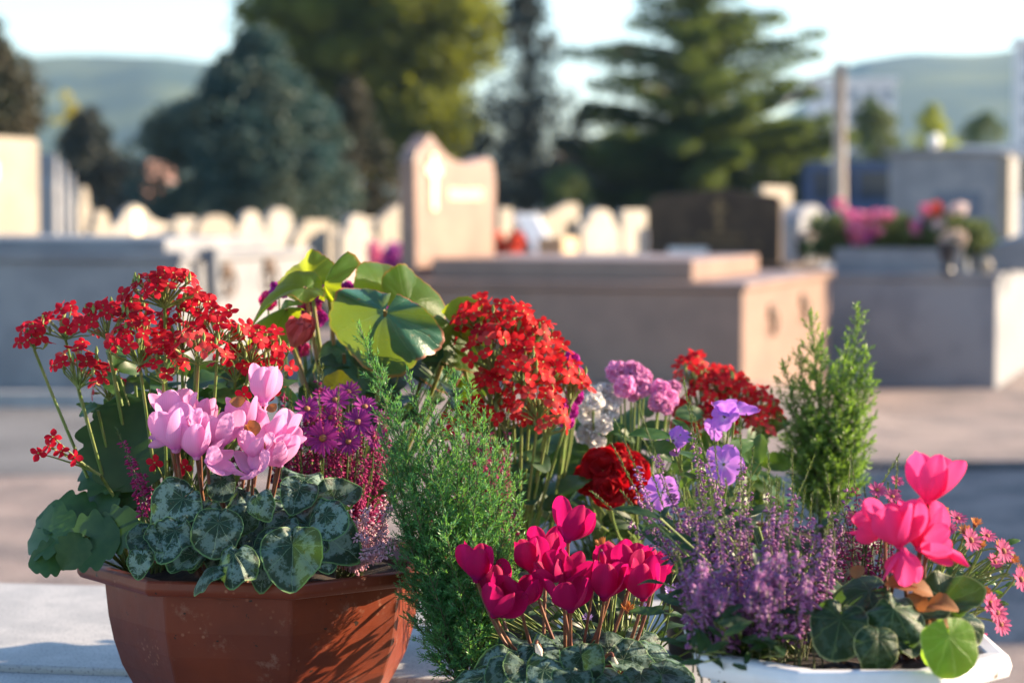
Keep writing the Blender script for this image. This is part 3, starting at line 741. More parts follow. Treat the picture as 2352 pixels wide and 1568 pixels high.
M_hpur = petal_mat('purple_bells', (.34, .135, .33), (.66, .44, .60), .36)
M_hpal = petal_mat('pale_bells', (.74, .42, .54), (.82, .72, .72), .3)
M_hgreen = two('heather_green', (.035, .08, .022), (.10, .14, .035), 40, .55, trans=.25, tcol=(.2, .28, .04))
M_hstem = two('heather_twig', (.09, .08, .04), (.07, .10, .04), 60, .7)
M_needle = two('bright_needles', (.036, .18, .068), (.08, .245, .072), 14, .42, trans=.36, tcol=(.22, .50, .07), spec=.5)
M_needle2 = two('light_needles', (.06, .15, .03), (.11, .20, .035), 14, .45, trans=.36, tcol=(.28, .48, .05), spec=.5)
M_leafg = two('leaf_green', (.022, .068, .013), (.045, .10, .02), 5, .45, trans=.25, tcol=(.18, .34, .03), var=.25)
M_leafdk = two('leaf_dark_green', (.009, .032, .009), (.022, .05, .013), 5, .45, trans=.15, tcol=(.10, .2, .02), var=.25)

rg = np.random.default_rng(21)
def U(a, b): return float(rg.uniform(a, b))

# ------------------------------------------------------------------ shapes of leaves and flowers (local: base at 0, tip +Y, face +Z)
def petal(Ln, W, cup=.2, bend=.3, wave=0, tipr=.6, bw=.28, nu=8, nv=5, ph=0, notch=0):
    t = np.linspace(0, 1, nu)[:, None]; s = np.linspace(-1, 1, nv)[None]
    k = np.clip(t / tipr, 0, 1); k = k * k * (3 - 2 * k)
    hw = W * (bw + (1 - bw) * k) * np.sqrt(np.clip(1 - (np.clip(t - tipr, 0, 1) / (1 - tipr + .002)) ** 2, .004, 1))
    a = bend * t
    x = s * hw + 0 * t
    y = Ln * (t * np.cos(a * .5)) - notch * Ln * t ** 8 * (1 - s * s)
    z = Ln * t * np.sin(a * .7) + cup * hw * s * s + wave * W * np.sin(s * 4.5 + ph) * t
    P = np.stack([x, y + 0 * s, z], -1)
    uv = np.stack([s * .5 + .5 + 0 * t, t + 0 * s], -1)
    return P, uv
def add_petal(mb, M, mi=0, **k):
    P, uv = petal(**k); sh = P.shape; A = np.array(M)
    mb.grid((P.reshape(-1, 3) @ A[:3, :3].T + A[:3, 3]).reshape(sh), mi, uv)
def round_leaf(r=1.0, wav=.08, cup=.18, nscal=16, scal=.03, nr=8, na=48, seed=0, tip=.25, notch=.5, fold=0.0, bendy=0.0):
    """rounded heart leaf with its stalk at the notch; UV = (angle, radius)"""
    g = np.random.default_rng(seed); p = g.uniform(0, 6.28, 3)
    th = np.linspace(-math.pi + .10, math.pi - .10, na)[None]; q = np.linspace(0, 1, nr)[:, None]
    ro = .72 + .28 * np.cos(th) + tip * .35 * np.exp(-(th / .35) ** 2)
    ro = ro * (1 - .12 * np.exp(-((np.abs(th) - 2.1) / .5) ** 2) * -1)
    ro = ro * np.clip((math.pi - np.abs(th)) / .35 + notch, 0, 1) ** .5
    ro = ro * (1 + scal * np.abs(np.sin(th * nscal / 2)) * 1.2)
    rr = q * ro * r
    x = rr * np.sin(th); y = rr * np.cos(th)
    ro = ro * (1 + .05 * np.sin(2 * th + p[2]) + .035 * np.sin(5 * th + p[0])); rr = q * ro * r; x = rr * np.sin(th); y = rr * np.cos(th)
    z = -cup * r * q ** 2 * (1 + .3 * np.cos(th)) + wav * r * q ** 1.5 * (np.sin(3 * th + p[0]) + .6 * np.sin(5 * th + p[1])) + .018 * r * q * np.abs(np.sin(th * 4.5)) + .5 * wav * r * q ** 3 * np.sin(8 * th + p[2])
    z = z + fold * np.abs(x) - bendy * np.clip(y, 0, None) ** 2
    y = y - .35 * r
    mb = MB(); mb.grid(np.stack([x, y, z], -1), 0, np.stack([th / 6.2832 + .5 + 0 * q, q + 0 * th], -1))
    return mb
def oval_leaf(Ln=1.0, W=.36, scal=.05, nsc=5, bend=-.3, fold=.18, nu=22, nv=7, seed=0, tipp=.62):
    g = np.random.default_rng(seed); ph = g.uniform(0, 6.28)
    t = np.linspace(0, 1, nu)[:, None]; s = np.linspace(-1, 1, nv)[None]
    hw = W * np.sin(math.pi * np.clip(t * .93 + .05, 0, 1) ** (1 / (2 * tipp) * 1.2)) ** .75 * (1 + scal * np.abs(np.sin(t * math.pi * nsc)) * np.abs(s) ** 3)
    hw = np.maximum(hw, .02 * W)
    y = Ln * t * (1 + .12 * bend * bend * -t); z = Ln * (bend * t * t) + fold * np.abs(s) * hw + .03 * Ln * np.sin(t * 7 + ph) * s * s
    mb = MB(); mb.grid(np.stack([s * hw + 0 * t, y + 0 * s, z + 0 * s * t], -1), 0, np.stack([s * .5 + .5 + 0 * t, t + 0 * s], -1))
    return mb
def idir(deg, toward=0.0):
    a = R(deg); return Vector((math.cos(a), -toward, math.sin(a)))
def leaf_at(name, me, parent, u, v, d, size, tipdeg, facing, roll=0.0, toward=.15):
    """leaf mesh of unit size set with its middle at (u, v, d): facing 0 lies level, 1 looks at the camera"""
    n = Vector((roll, -facing, max(.02, 1 - facing) + .12)).normalized()
    y = idir(tipdeg, toward)
    M = frame((0, 0, 0), n, y)
    c = at(u, v, d)
    k = pm(size, d)
    return put(name, me, parent, Matrix.Translation(c) @ M @ S(k))

# ------------------------------------------------------------------ slab the pots stand on
SLZ = .68
sl_t = thing('tomb_slab', 'pale grey granite tomb that carries the flower pots', 'tomb', (-.6, 3, 0))
sk = Vector((math.cos(R(-9)), math.sin(R(-9)), 0)); sn = Vector((-sk.y, sk.x, 0))
o = Vector((.36, 1.5, 0))
mb = MB(); mb.hexa(o - sk * 2.6 + UP * (SLZ - .06), sk * 2.6, sn * 1.372, UP * .06); part('front_slab', mb, M_slab, sl_t, bevel=.004)
mb = MB(); mb.hexa(o - sk * 2.6 + sn * 1.374 + UP * (SLZ - .06), sk * 2.6, sn * .648, UP * .069); part('rear_slab', mb, M_slab, sl_t, bevel=.004)
mb = MB(); mb.hexa(o - sk * 2.55 + sn * .05 - UP * .05, sk * 2.48, sn * 1.9, UP * (SLZ - .012)); part('body', mb, M_slab, sl_t)

# ------------------------------------------------------------------ pots
def pot(label, c, prof, n, mats, soil_r, soil_z, a0=0.0, smooth=False, name='flower_pot', bev=.003):
    t = thing(name, label, 'flower pot', c)
    mb = MB(); mb.lathe(prof[0], n, 0, c, a0, close=False)
    b = mb.n - len(prof[0]) * n; mb.Fc.append((np.arange(b, b + n)[None, ::-1], 0))
    part('bowl_body', mb, mats, t, smooth, bevel=bev)
    mb = MB(); P = list(prof[1]); P.append(P[0]); mb.lathe(P, n, 0, c, a0, close=False); part('rim', mb, mats, t, smooth, bevel=bev)
    mb = MB(); th = np.linspace(0, 2 * math.pi, 33); rr = np.linspace(0, 1, 7)
    mb.grid(np.array([[(c[0] + r * soil_r * math.cos(x), c[1] + r * soil_r * math.sin(x), soil_z + .006 * math.sin(9 * r + 3 * x)) for x in th] for r in rr])); part('soil', mb, M_soil, t, True)
    return t
BC = Vector((pm(606 - 1176, 2.86), 2.86, SLZ)); RZ = .867 - SLZ
A0 = R(-98 + 22.5)
body = [(.137, .0), (.149, .005), (.165, .030), (.180, .058), (.190, .090), (.196, .120), (.199, .150), (.201, RZ - .012)]
rim = [(.190, RZ - .019), (.229, RZ - .019), (.234, RZ - .012), (.2325, RZ - .001), (.227, RZ), (.203, RZ - .004), (.192, RZ - .02)]
pot('large octagonal terracotta plastic bowl at the left, holding the pale pink cyclamen', BC, (body, rim), 8, M_terra, .186, SLZ + RZ - .022, A0, name='flower_bowl')
CC = Vector((pm(1300 - 1176, 2.66), 2.66, SLZ))
pot('low dark plastic bowl under the crimson cyclamen', CC, ([(.09, 0), (.10, .01), (.125, .06)], [(.118, .055), (.128, .055), (.13, .065), (.125, .068), (.118, .06)]), 32, M_green_pot, .119, SLZ + .055, 0, True, name='flower_bowl', bev=0)
def simple_pot(label, u, d, r, h, m):
    c = Vector((pm(u - 1176, d), d, SLZ + (.010 if d > 2.9 else 0)))
    pot(label, c, ([(r * .68, 0), (r * .72, .004), (r * .92, h * .82), (r * .93, h - .002)], [(r * .94, h - .022), (r * 1.03, h - .022), (r * 1.05, h - .003), (r * 1.0, h), (r * .93, h - .002)]), 28, m, r * .93, c.z + h - .012, 0, True, bev=0)
    return Vector((c.x, c.y, c.z + h - .012))
PB = simple_pot('terracotta clay pot of the begonia, behind the octagonal bowl', 815, 3.14, .075, .14, M_terra2)
PK = simple_pot('dark pot of the round scarlet flower head behind the green shrub', 1190, 3.16, .07, .12, M_green_pot)
PS = simple_pot('dark pot of the white and pink ruffled flowers', 1405, 3.30, .07, .11, M_green_pot)
PV = simple_pot('dark pot of the violet flowers, behind the purple heather', 1625, 3.12, .07, .12, M_green_pot)
PT = simple_pot('terracotta clay pot of the scarlet flowers behind the violet ones', 1700, 3.45, .07, .13, M_terra2)
PC = simple_pot('dark pot of the twin topped green shrub at the right', 1900, 3.36, .08, .13, M_green_pot)
# white planter, an oblong with cut corners
PLZ = .857
def ring(x0, x1, y0, y1, c): return [(x0 + c, y0), (x1 - c, y0), (x1, y0 + c), (x1, y1 - c), (x1 - c, y1), (x0 + c, y1), (x0, y1 - c), (x0, y0 + c)]
wp = thing('planter', 'white plastic planter with cut corners at the lower right', 'planter', (.34, 2.36, SLZ))
px0, px1, py0, py1 = .195, .490, 2.19, 2.55
def loft(layers, mb):
    mb.grid(np.array([[(x, y, z) for x, y in ring(px0 - k, px1 + k, py0 - k, py1 + k, .085)] for k, z in layers]), wrap=True)
mb = MB(); loft([(-.055, SLZ + .0005), (-.05, SLZ + .005), (-.022, SLZ + .09), (-.012, PLZ - .020)], mb); b = mb.n - 32; mb.Fc.append((np.arange(b, b + 8)[None, ::-1], 0)); part('planter_body', mb, M_white_pl, wp, bevel=.003)
mb = MB(); loft([(-.016, PLZ - .022), (.006, PLZ - .024), (.009, PLZ - .012), (.006, PLZ - .001), (0, PLZ), (-.014, PLZ - .002), (-.018, PLZ - .03)], mb); part('rim', mb, M_white_pl, wp, bevel=.003)
mb = MB(); ctr = ((px0 + px1) / 2, (py0 + py1) / 2)
mb.grid(np.array([[(ctr[0] + (x - ctr[0]) * k, ctr[1] + (y - ctr[1]) * k, PLZ - .028 + .005 * math.sin(8 * k + i)) for i, (x, y) in enumerate(ring(px0 + .017, px1 - .017, py0 + .017, py1 - .017, .08))] for k in (.02, .3, .6, .85, 1)]), wrap=True); part('soil', mb, M_soil, wp, True)

# ------------------------------------------------------------------ scarlet kalanchoe
def floret_mesh(name, pm_, k=1.0):
    mb = MB()
    for q in range(4):
        M = Matrix.Rotation(q * math.pi / 2 + U(-.12, .12), 4, 'Z') @ Matrix.Translation((0, .0008, 0)) @ Matrix.Rotation(U(-.25, .25), 4, 'X')
        add_petal(mb, M, 0, Ln=.0092 * k * U(.9, 1.1), W=.0037 * k, cup=U(-.3, .25), bend=U(-.5, .5), tipr=.5, bw=.35, nu=6, nv=4)
    mb.tube([(0, 0, -.010 * k), (0, 0, -.005 * k), (0, 0, .0004)], [.0008, .0017 * k, .0012 * k], 5, 1)
    return mb
def floret_set(name, m, k=1.0, n=5): return [(floret_mesh(name, m, k),) for _ in range(n)]
def flower_heads(t, clusters, hub_to, petal_m, stem_m=None, k=1.0, seed=1, limit=96, hubdrop=1.0, r_st=.0019):
    """heads of four petalled florets on a plant; the nearest are pieces of their own"""
    g = np.random.default_rng(seed)
    mbs = [floret_mesh('floret', petal_m, k) for _ in range(6)]
    mes = [m.mesh('floret', [petal_m if i_ < 4 else (M_kfade if i_ == 4 else M_kdark), M_ktube], True) for i_, m in enumerate(mbs)]
    fl = []; stems = MB(); buds = MB()
    for ci, (u, v, d, ru, rv, n) in enumerate(clusters):
        c = at(u, v, d); rx, rz = pm(ru, d), pm(rv, d); ry = min(rx, .035)
        hub = c - UP * rz * 1.05 * hubdrop
        b = Vector(hub_to[ci % len(hub_to)]); stem_c = Vector((hub.x * .6 + b.x * .4, hub.y * .5 + b.y * .5, hub.z * .55 + b.z * .45))
        stems.tube(bez(b, stem_c, hub, 9), [r_st * 1.25, r_st], 7)
        n = int(n * 1.75)
        for i in range(n):
            a = 2.4 * i + g.uniform(-.3, .3); q = math.sqrt((i + .5) / n)
            dz = math.sqrt(max(0, 1 - q * q * .92))
            p = c + Vector((rx * q * math.cos(a), ry * q * math.sin(a) - .3 * ry * (1 - dz), rz * (dz * 1.9 - 1.05) + g.uniform(-.3, .3) * rz))
            nrm = (Vector((q * math.cos(a) * .9, q * math.sin(a) * .9 - .55, .25 + .8 * dz)) + Vector(g.normal(size=3)) * .28).normalized()
            M = frame(p, nrm, Vector(g.normal(size=3))) @ S(float(g.uniform(.85, 1.12)))
            fl.append((d + ry * q * math.sin(a), ci, M, int(g.integers(6))))
            foot = p - nrm * .010 * k
            stems.tube(bez(hub, (hub + foot) / 2 + UP * .004, foot, 4), [.0010, .0008], 4, cap=False)
        for i in range(max(3, n // 2)):
            p = c + Vector((rx * g.uniform(-.8, .8), ry * g.uniform(-.8, .3), rz * g.uniform(-.7, .5)))
            stems.tube(bez(hub, (hub + p) / 2, p, 3), .0009, 4)
            stems.tube([p, p + UP * .004 * k, p + UP * .009 * k], [.0012, .0021 * k, .0006], 5)
    part('stems', stems, stem_m or M_kstem, t, True)
    heads = {}
    fl.sort(key=lambda x: x[0])
    rest = MB()
    for j, (dd, ci, M, q) in enumerate(fl):
        if j < limit:
            put('floret', mes[q], t, M)
        else: rest.merge(mbs[q], M)
    if rest.n:
        tag(part('floret_mass', rest, [petal_m, M_ktube], t, True), kind='stuff')
SO = SLZ + RZ - .020        # soil level in the big bowl
K1 = [(378, 655, 2.80, 74, 36, 15), (78, 765, 2.80, 30, 24, 5), (150, 735, 2.86, 58, 30, 7), (245, 730, 2.80, 60, 34, 9), (320, 775, 2.74, 62, 44, 11), (418, 745, 2.84, 76, 46, 12),
      (500, 745, 2.80, 56, 34, 9), (455, 790, 2.73, 52, 32, 7), (575, 785, 2.84, 58, 36, 8), (622, 815, 2.86, 42, 52, 8), (180, 832, 2.76, 46, 42, 7), (375, 830, 2.74, 46, 34, 6), (600, 870, 2.88, 40, 40, 6), (540, 830, 2.86, 46, 32, 6), (300, 705, 2.86, 44, 26, 6), (455, 690, 2.84, 40, 24, 5), (250, 868, 2.92, 36, 36, 5)]
t = thing('kalanchoe', 'scarlet kalanchoe with heads of small four petalled flowers, at the left in the octagonal bowl', 'flowers', (pm(330 - 1176, 2.86), 2.86, SO))
kal1 = t
bs = [at(u, 1285, d) for u, d in ((300, 2.86), (345, 2.90), (385, 2.88), (420, 2.92), (460, 2.90))]
for b_ in bs: b_.z = SO - .004
hub_to = [bs[2], bs[0], bs[0], bs[1], bs[2], bs[3], bs[4], bs[3], bs[4], bs[4], bs[0], bs[2], bs[4], bs[4], bs[1], bs[3], bs[1]]
K1 = [(u, v + 6, d, ru * 1.28, rv * 1.25, int(n * 1.2)) for u, v, d, ru, rv, n in K1]
flower_heads(t, K1, hub_to, M_kpet, k=1.2, seed=4)
sprig = MB(); st0 = at(290, 1180, 2.84); st1 = at(150, 1045, 2.76)
sprig.tube(bez(bs[0], st0 + Vector((.01, 0, -.01)), at(230, 1090, 2.78), 6), .0019, 6)
fm = floret_mesh('floret', M_kpet, 1.15).mesh('floret', [M_kpet, M_ktube], True)
for (u, v, ny) in [(122, 1003, .9), (88, 1040, -.2), (112, 1025, .5), (172, 1050, .2), (140, 1036, .7)]:
    p = at(u, v, 2.74); sprig.tube(bez(at(230, 1090, 2.78), at(190, 1068, 2.76), p, 6), [.0018, .0008], 5)
    put('floret', fm, t, frame(p, Vector((U(-.8, .1), -.8, ny)), Vector((U(-1, 1), 0, 1))))
for (u, v) in [(355, 1062), (422, 1072), (560, 905)]:
    p = at(u, v, 2.72); put('floret', fm, t, frame(p, Vector((U(-.2, .2), -1, .3)), (0.3, 0, 1)))
    sprig.tube(bez(at(u + 30, v + 60, 2.86), at(u + 10, v + 10, 2.8), p, 5), .001, 5)
part('stems', sprig, M_kstem, t, True)
olm = [oval_leaf(1, .40, .34, 4, -.25, .16, nu=34, seed=i).mesh('leaf', M_kleaf, True) for i in range(4)]
KL = [(112, 1222, 2.76, 150, 168, .62), (150, 1180, 2.79, 150, 150, .5), (215, 1160, 2.80, 135, 128, .55), (262, 1190, 2.78, 150, 165, .35), (112, 1282, 2.74, 95, 190, .7),
      (205, 1244, 2.73, 150, 185, .72), (168, 1266, 2.72, 90, 238, .82), (268, 1216, 2.73, 120, 205, .7), (292, 1012, 2.82, 235, 95, .93), (238, 1078, 2.83, 150, 140, .6),
      (275, 1130, 2.82, 150, 165, .55), (330, 930, 2.88, 120, 55, .6), (255, 985, 2.88, 120, 130, .6), (360, 905, 2.90, 90, 110, .5), (420, 925, 2.90, 80, 60, .5), (200, 940, 2.80, 50, 175, .4),
      (470, 870, 2.88, 90, 60, .4), (520, 880, 2.9, 90, 110, .6), (300, 880, 2.90, 90, 150, .4), (390, 1000, 2.93, 150, 80, .8), (470, 960, 2.95, 150, 100, .8)]
for i, (u, v, d, s_, a_, f_) in enumerate(KL): leaf_at('leaf', olm[i % 4], t, u, v, d, s_, a_, f_, U(-.25, .25), .1).matrix_basis @= Matrix.Translation((0, -.5, 0))
lst = MB()
for (u, v, d, s_, a_, f_) in KL:
    p = at(u, v, d) - idir(a_, .1) * pm(s_ * .48, d); q = min(bs, key=lambda b_: (b_ - p).length); lst.tube(bez(q, (p + q) / 2 + Vector((0, .01, .01)), p, 6), .0018, 5)
part('leaf_stalks', lst, M_kstem, t, True)

# ------------------------------------------------------------------ cyclamen
def cyc_petal(Ln, W, tw, open_, seed):
    g = np.random.default_rng(seed)
    t = (1 - (1 - np.linspace(0, 1, 15)) ** 1.35)[:, None]; s = np.linspace(-1, 1, 9)[None]
    k = np.clip(t / .58, 0, 1); k = k * k * (3 - 2 * k)
    hw = W * 1.22 * (.27 + .73 * k) * np.sqrt(np.clip(1 - (np.clip(t - .62, 0, 1) / .383) ** 3.0, .012, 1))
    rho = .004 + open_ * np.sin(np.clip(t * 1.15, 0, 1) * math.pi * .56) + .004 * g.normal() * t ** 3
    z = Ln * (t - .12 * np.sin(math.pi * t))
    dx = -.34 * s * s * hw + (.16 * np.sin(3.2 * s + g.uniform(0, 6)) + .05 * np.sin(7 * s + g.uniform(0, 6))) * hw * t; dy = s * hw
    a = tw * t
    x = rho + dx * np.cos(a) - dy * np.sin(a) * .8; y = dx * np.sin(a) + dy * np.cos(a)
    mb = MB(); mb.grid(np.stack([x, y, z + 0 * s], -1), 0, np.stack([s * .5 + .5 + 0 * t, t + 0 * s], -1))
    return mb
def cyclamen(t, flowers, m, Ln, W, root, seed, calyx=M_cystem, limit=99, open_=.014):
    g = np.random.default_rng(seed)
    mes = [cyc_petal(Ln * (.95 + .03 * i), W, .55 + .12 * i, open_, seed + i).mesh('petal', m, True) for i in range(4)]
    for (u, v, d, hpx, lean, fwd, sp) in flowers:
        k = pm(hpx, d) / Ln
        c = at(u, v, d)
        ax = Vector((math.sin(R(lean)), -math.sin(R(fwd)), math.cos(R(lean)) * math.cos(R(fwd)))).normalized()
        p = c - ax * pm(hpx, d) * .47
        fr = frame(p, ax, (0, -1, 0))
        # the flower's base ring is the part that carries its petals
        mb = MB(); mb.lathe([(.0015, -.004), (.004, -.003), (.0052, .001), (.0042, .005), (.002, .006)], 10, 0, (0, 0, 0))
        fl = put('flower', (lambda me: me)(mb.mesh('flower', m, True)), t, fr @ S(k))
        a0 = g.uniform(0, 1.2)
        for q in range(5):
            M = fr @ S(k) @ Matrix.Rotation(a0 + q * 1.2566 + g.uniform(-.16, .16), 4, 'Z') @ Matrix.Rotation(R(sp) + g.uniform(-.10, .16), 4, 'Y')
            put('petal', mes[int(g.integers(4))], fl, M)
        b = Vector(root) + Vector((g.uniform(-.03, .03) + (p.x - root[0]) * .25, g.uniform(-.02, .02), 0))
        mid = Vector((p.x * .75 + b.x * .25, p.y * .6 + b.y * .4, p.z * .5 + b.z * .5))
        mb = MB(); mb.tube(bez(b, mid, p + ax * .001, 10), [.0024, .0019], 7)
        part('stem', mb, calyx, t, True)
# pale pink one in the octagonal bowl
FP = [(607, 886, 2.72, 84, 3, -4, -6), (400, 985, 2.66, 102, -3, 8, 0), (398, 932, 2.72, 84, -6, 5, 4), (452, 1008, 2.66, 88, 2, 6, 2), (508, 985, 2.68, 86, 4, 0, 4), (566, 950, 2.72, 82, -5, -6, 6), (634, 972, 2.73, 86, 9, 0, 12),
      (584, 1018, 2.68, 70, 14, 10, 10), (575, 1062, 2.66, 64, -10, 25, 22), (500, 1052, 2.65, 60, 75, 15, 10), (636, 1036, 2.70, 70, -12, 5, 16), (372, 1000, 2.68, 50, -60, 10, 4), (462, 950, 2.74, 76, 6, -5, 4), (655, 1000, 2.72, 60, 28, 5, 14)]
root = at(505, 1262, 2.80); root.z = SO - .003
t = thing('cyclamen', 'pale pink cyclamen with silver marbled leaves in the octagonal bowl', 'flowers', root); cyc1 = t
cyclamen(t, FP, M_cypink, .043, .0128, root, 30)
wl = [oval_leaf(1, .5, .1, 3, -.5, .3, seed=40 + i).mesh('withered_petal', M_brownleaf, True) for i in range(2)]
for (u, v, s_, a_, f_) in [(548, 935, 34, 100, .8), (598, 978, 40, 200, .7), (566, 995, 30, 60, .7), (630, 945, 26, 120, .8), (600, 1010, 32, 250, .8)]: leaf_at('withered_petal', wl[0], t, u, v, 2.68, s_, a_, f_)
rl = [round_leaf(1, .06 + .05 * (i % 3), .06 + .09 * (i % 4), 26, .022, seed=i, tip=.35 + .25 * (i % 3), fold=(0, .35, -.35, .15, .5)[i % 5], bendy=(0, .3, .15, .5)[i % 4], nr=10).mesh('leaf', M_cyleaf, True) for i in range(9)]
CL = [(498, 1226, 2.60, 74, -95, .88), (398, 1162, 2.64, 82, -150, .72), (545, 1142, 2.70, 58, -80, .5), (556, 1196, 2.63, 48, -100, .92), (672, 1282, 2.58, 80, -75, .86), (735, 1222, 2.66, 88, -40, .78),
      (620, 1250, 2.62, 62, -175, .55), (622, 1205, 2.68, 50, -60, .6), (394, 1238, 2.61, 62, -115, .68), (330, 1240, 2.63, 56, -110, .7), (322, 1290, 2.60, 44, -95, .75), (535, 1290, 2.57, 66, -80, .62),
      (473, 1312, 2.57, 52, -160, .25), (782, 1140, 2.74, 60, 20, .72), (701, 1090, 2.78, 74, 60, .45), (660, 1132, 2.74, 64, 100, .4), (604, 1144, 2.72, 40, 130, .5), (722, 1150, 2.72, 58, -40, .4), (452, 1185, 2.66, 62, -130, .45),
      (590, 1170, 2.74, 70, 80, .5), (480, 1160, 2.76, 70, 100, .5), (690, 1200, 2.74, 66, -20, .5), (430, 1285, 2.62, 56, -120, .5), (600, 1290, 2.63, 60, -90, .5), (740, 1270, 2.66, 56, -60, .5), (370, 1200, 2.70, 60, 180, .5)]
def stalks(t, LL, root, m, r=.0016):
    s = MB()
    for l in LL:
        p = at(*l[:3]); s.tube(bez(Vector(root) + Vector((U(-.02, .02), U(-.02, .02), 0)), (p + Vector(root)) / 2 + Vector((0, .0, .02)), p + Vector((0, .004, -.002)), 7), r, 5)
    part('leaf_stalks', s, m, t, True)
for i, (u, v, d, s_, a_, f_) in enumerate(CL): leaf_at('leaf', rl[i % 9], t, u, v, d, s_ * U(.88, 1.16), a_ + U(-20, 20), f_, U(-.35, .35), .12)
stalks(t, CL, root, M_cystem)
gx = np.random.default_rng(15)
CLX = [(gx.uniform(330, 790), 0, 0, gx.uniform(40, 62), gx.uniform(-160, -20), gx.uniform(.45, .85)) for _ in range(26)]
CLX = [(u, 1300 - abs(gx.normal()) * 75 - (30 if u > 700 else 0), 2.64 + gx.uniform(-.03, .08), s_, a_, f_) for u, _, _, s_, a_, f_ in CLX]
for i, (u, v, d, s_, a_, f_) in enumerate(CLX): leaf_at('leaf', rl[(i * 2 + 1) % 9], t, u, v, d, s_, a_, f_, U(-.4, .4), .12)
stalks(t, CLX, root, M_cystem, .0014)
# crimson one
FC = [(1315, 1199, 2.60, 88, 16, -6, 2), (1097, 1294, 2.60, 82, 4, 4, -3), (1216, 1275, 2.63, 78, -8, 4, 4), (1258, 1252, 2.68, 76, 8, 0, 4), (1268, 1303, 2.60, 72, -34, 12, 12), (1312, 1302, 2.60, 72, 30, 12, 10), (1311, 1362, 2.57, 84, 0, 6, 5), (1391, 1332, 2.58, 88, 4, 2, -1),
      (1150, 1378, 2.57, 88, 22, 18, 2), (1200, 1352, 2.60, 86, 6, -2, 8), (1134, 1326, 2.66, 76, -10, 0, 5), (1407, 1288, 2.66, 80, -6, 0, 2), (1453, 1290, 2.64, 80, 4, 0, 0), (1478, 1332, 2.58, 90, 0, 6, 3), (1510, 1300, 2.64, 70, 14, 0, -3)]
root = Vector((CC.x, CC.y - .005, SLZ + .052))
t = thing('cyclamen', 'deep crimson cyclamen on brown stems at the bottom middle', 'flowers', root)
cyclamen(t, FC, M_cycrim, .043, .0132, root, 60, open_=.0155)
rl2 = [round_leaf(1, .06 + .02 * (i % 3), .10 + .06 * (i % 3), 28, .025, seed=20 + i, tip=.15).mesh('leaf', M_cyleaf, True) for i in range(5)]
rl2 = [round_leaf(1, .06 + .03 * (i % 3), .06 + .07 * (i % 4), 28, .025, seed=20 + i, tip=.2 + .15 * (i % 3), fold=(0, .3, -.3, .15, .4)[i % 5], bendy=(0, .3, .1)[i % 3]).mesh('leaf', M_cyleaf, True) for i in range(7)]
CL2 = [(1085, 1560, 2.52, 74, 190, .3), (1140, 1520, 2.56, 66, 150, .45), (1180, 1478, 2.62, 60, 110, .55), (1160, 1548, 2.50, 62, -100, .7), (1210, 1545, 2.50, 70, -90, .4), (1240, 1500, 2.58, 66, -60, .5), (1292, 1480, 2.64, 62, 100, .6), (1262, 1552, 2.48, 66, -70, .45),
       (1340, 1525, 2.50, 64, -80, .75), (1385, 1545, 2.50, 70, -40, .4), (1410, 1480, 2.62, 60, 60, .6), (1455, 1520, 2.55, 70, -20, .45), (1510, 1510, 2.58, 74, 10, .5), (1545, 1548, 2.52, 70, 0, .35), (1470, 1562, 2.48, 64, -90, .35), (1315, 1570, 2.46, 60, -90, .5),
       (1235, 1460, 2.68, 56, 120, .5), (1350, 1460, 2.68, 56, 80, .5), (1480, 1475, 2.66, 56, 40, .5), (1110, 1590, 2.50, 70, 200, .4), (1560, 1590, 2.50, 70, -20, .4), (1400, 1590, 2.46, 66, -90, .5), (1210, 1600, 2.46, 66, -90, .5)]
for i, (u, v, d, s_, a_, f_) in enumerate(CL2): leaf_at('leaf', rl2[i % 7], t, u, v, d, s_, a_, f_, U(-.2, .2), .12)
stalks(t, CL2, root, M_cystem)
# two nodding white tipped buds
for (u, v, d, lean) in [(1232, 1478, 2.55, 160), (1408, 1508, 2.54, 165), (1382, 1266, 2.6, 170)]:
    p = at(u, v, d); mb = MB(); dr = Vector((math.sin(R(lean)), 0, math.cos(R(lean))))
    mb.tube([p, p + dr * .008, p + dr * .018], [.002, .0042, .0008], 8, 0); part('bud', mb, M_stockw if v > 1300 else M_cycrim, t, True)
    mb = MB(); mb.tube(bez(root + Vector((U(-.02, .02), 0, 0)), Vector((p.x, p.y, p.z + .02)), p, 9), .0017, 6); part('stem', mb, M_cystem, t, True)
# hot pink one in the white planter
FH = [(2140, 1100, 2.30, 108, 10, -8, 0), (2062, 1205, 2.27, 104, -6, 4, 4), (2118, 1205, 2.30, 112, 6, 0, -2), (2000, 1205, 2.32, 82, -66, 5, 8), (2076, 1298, 2.26, 78, 176, -12, 0), (2148, 1252, 2.28, 76, 74, 5, 4)]
root = at(2080, 1440, 2.38); root.z = PLZ - .026
t = thing('cyclamen', 'hot pink cyclamen with large petals in the white planter at the right', 'flowers', root)
cyclamen(t, FH, M_cyhot, .047, .0145, root, 90)
p = at(2225, 1300, 2.28); mb = MB(); mb.tube([at(2172, 1260, 2.28), at(2200, 1280, 2.28), p], [.003, .0055, .001], 8); part('bud', mb, M_cyhot, t, True)
mb = MB(); mb.tube(bez(root, at(2130, 1180, 2.3), at(2172, 1260, 2.28), 12), .002, 6); part('stem', mb, M_cystem, t, True)
rl3 = [round_leaf(1, .07 + .05 * (i % 3), .08 + .08 * (i % 4), 26, .02, seed=50 + i, tip=.2, fold=(0, .4, -.4, .2, .5)[i % 5], bendy=(.4, 0, .3)[i % 3]).mesh('leaf', M_cyleaf2, True) for i in range(5)]
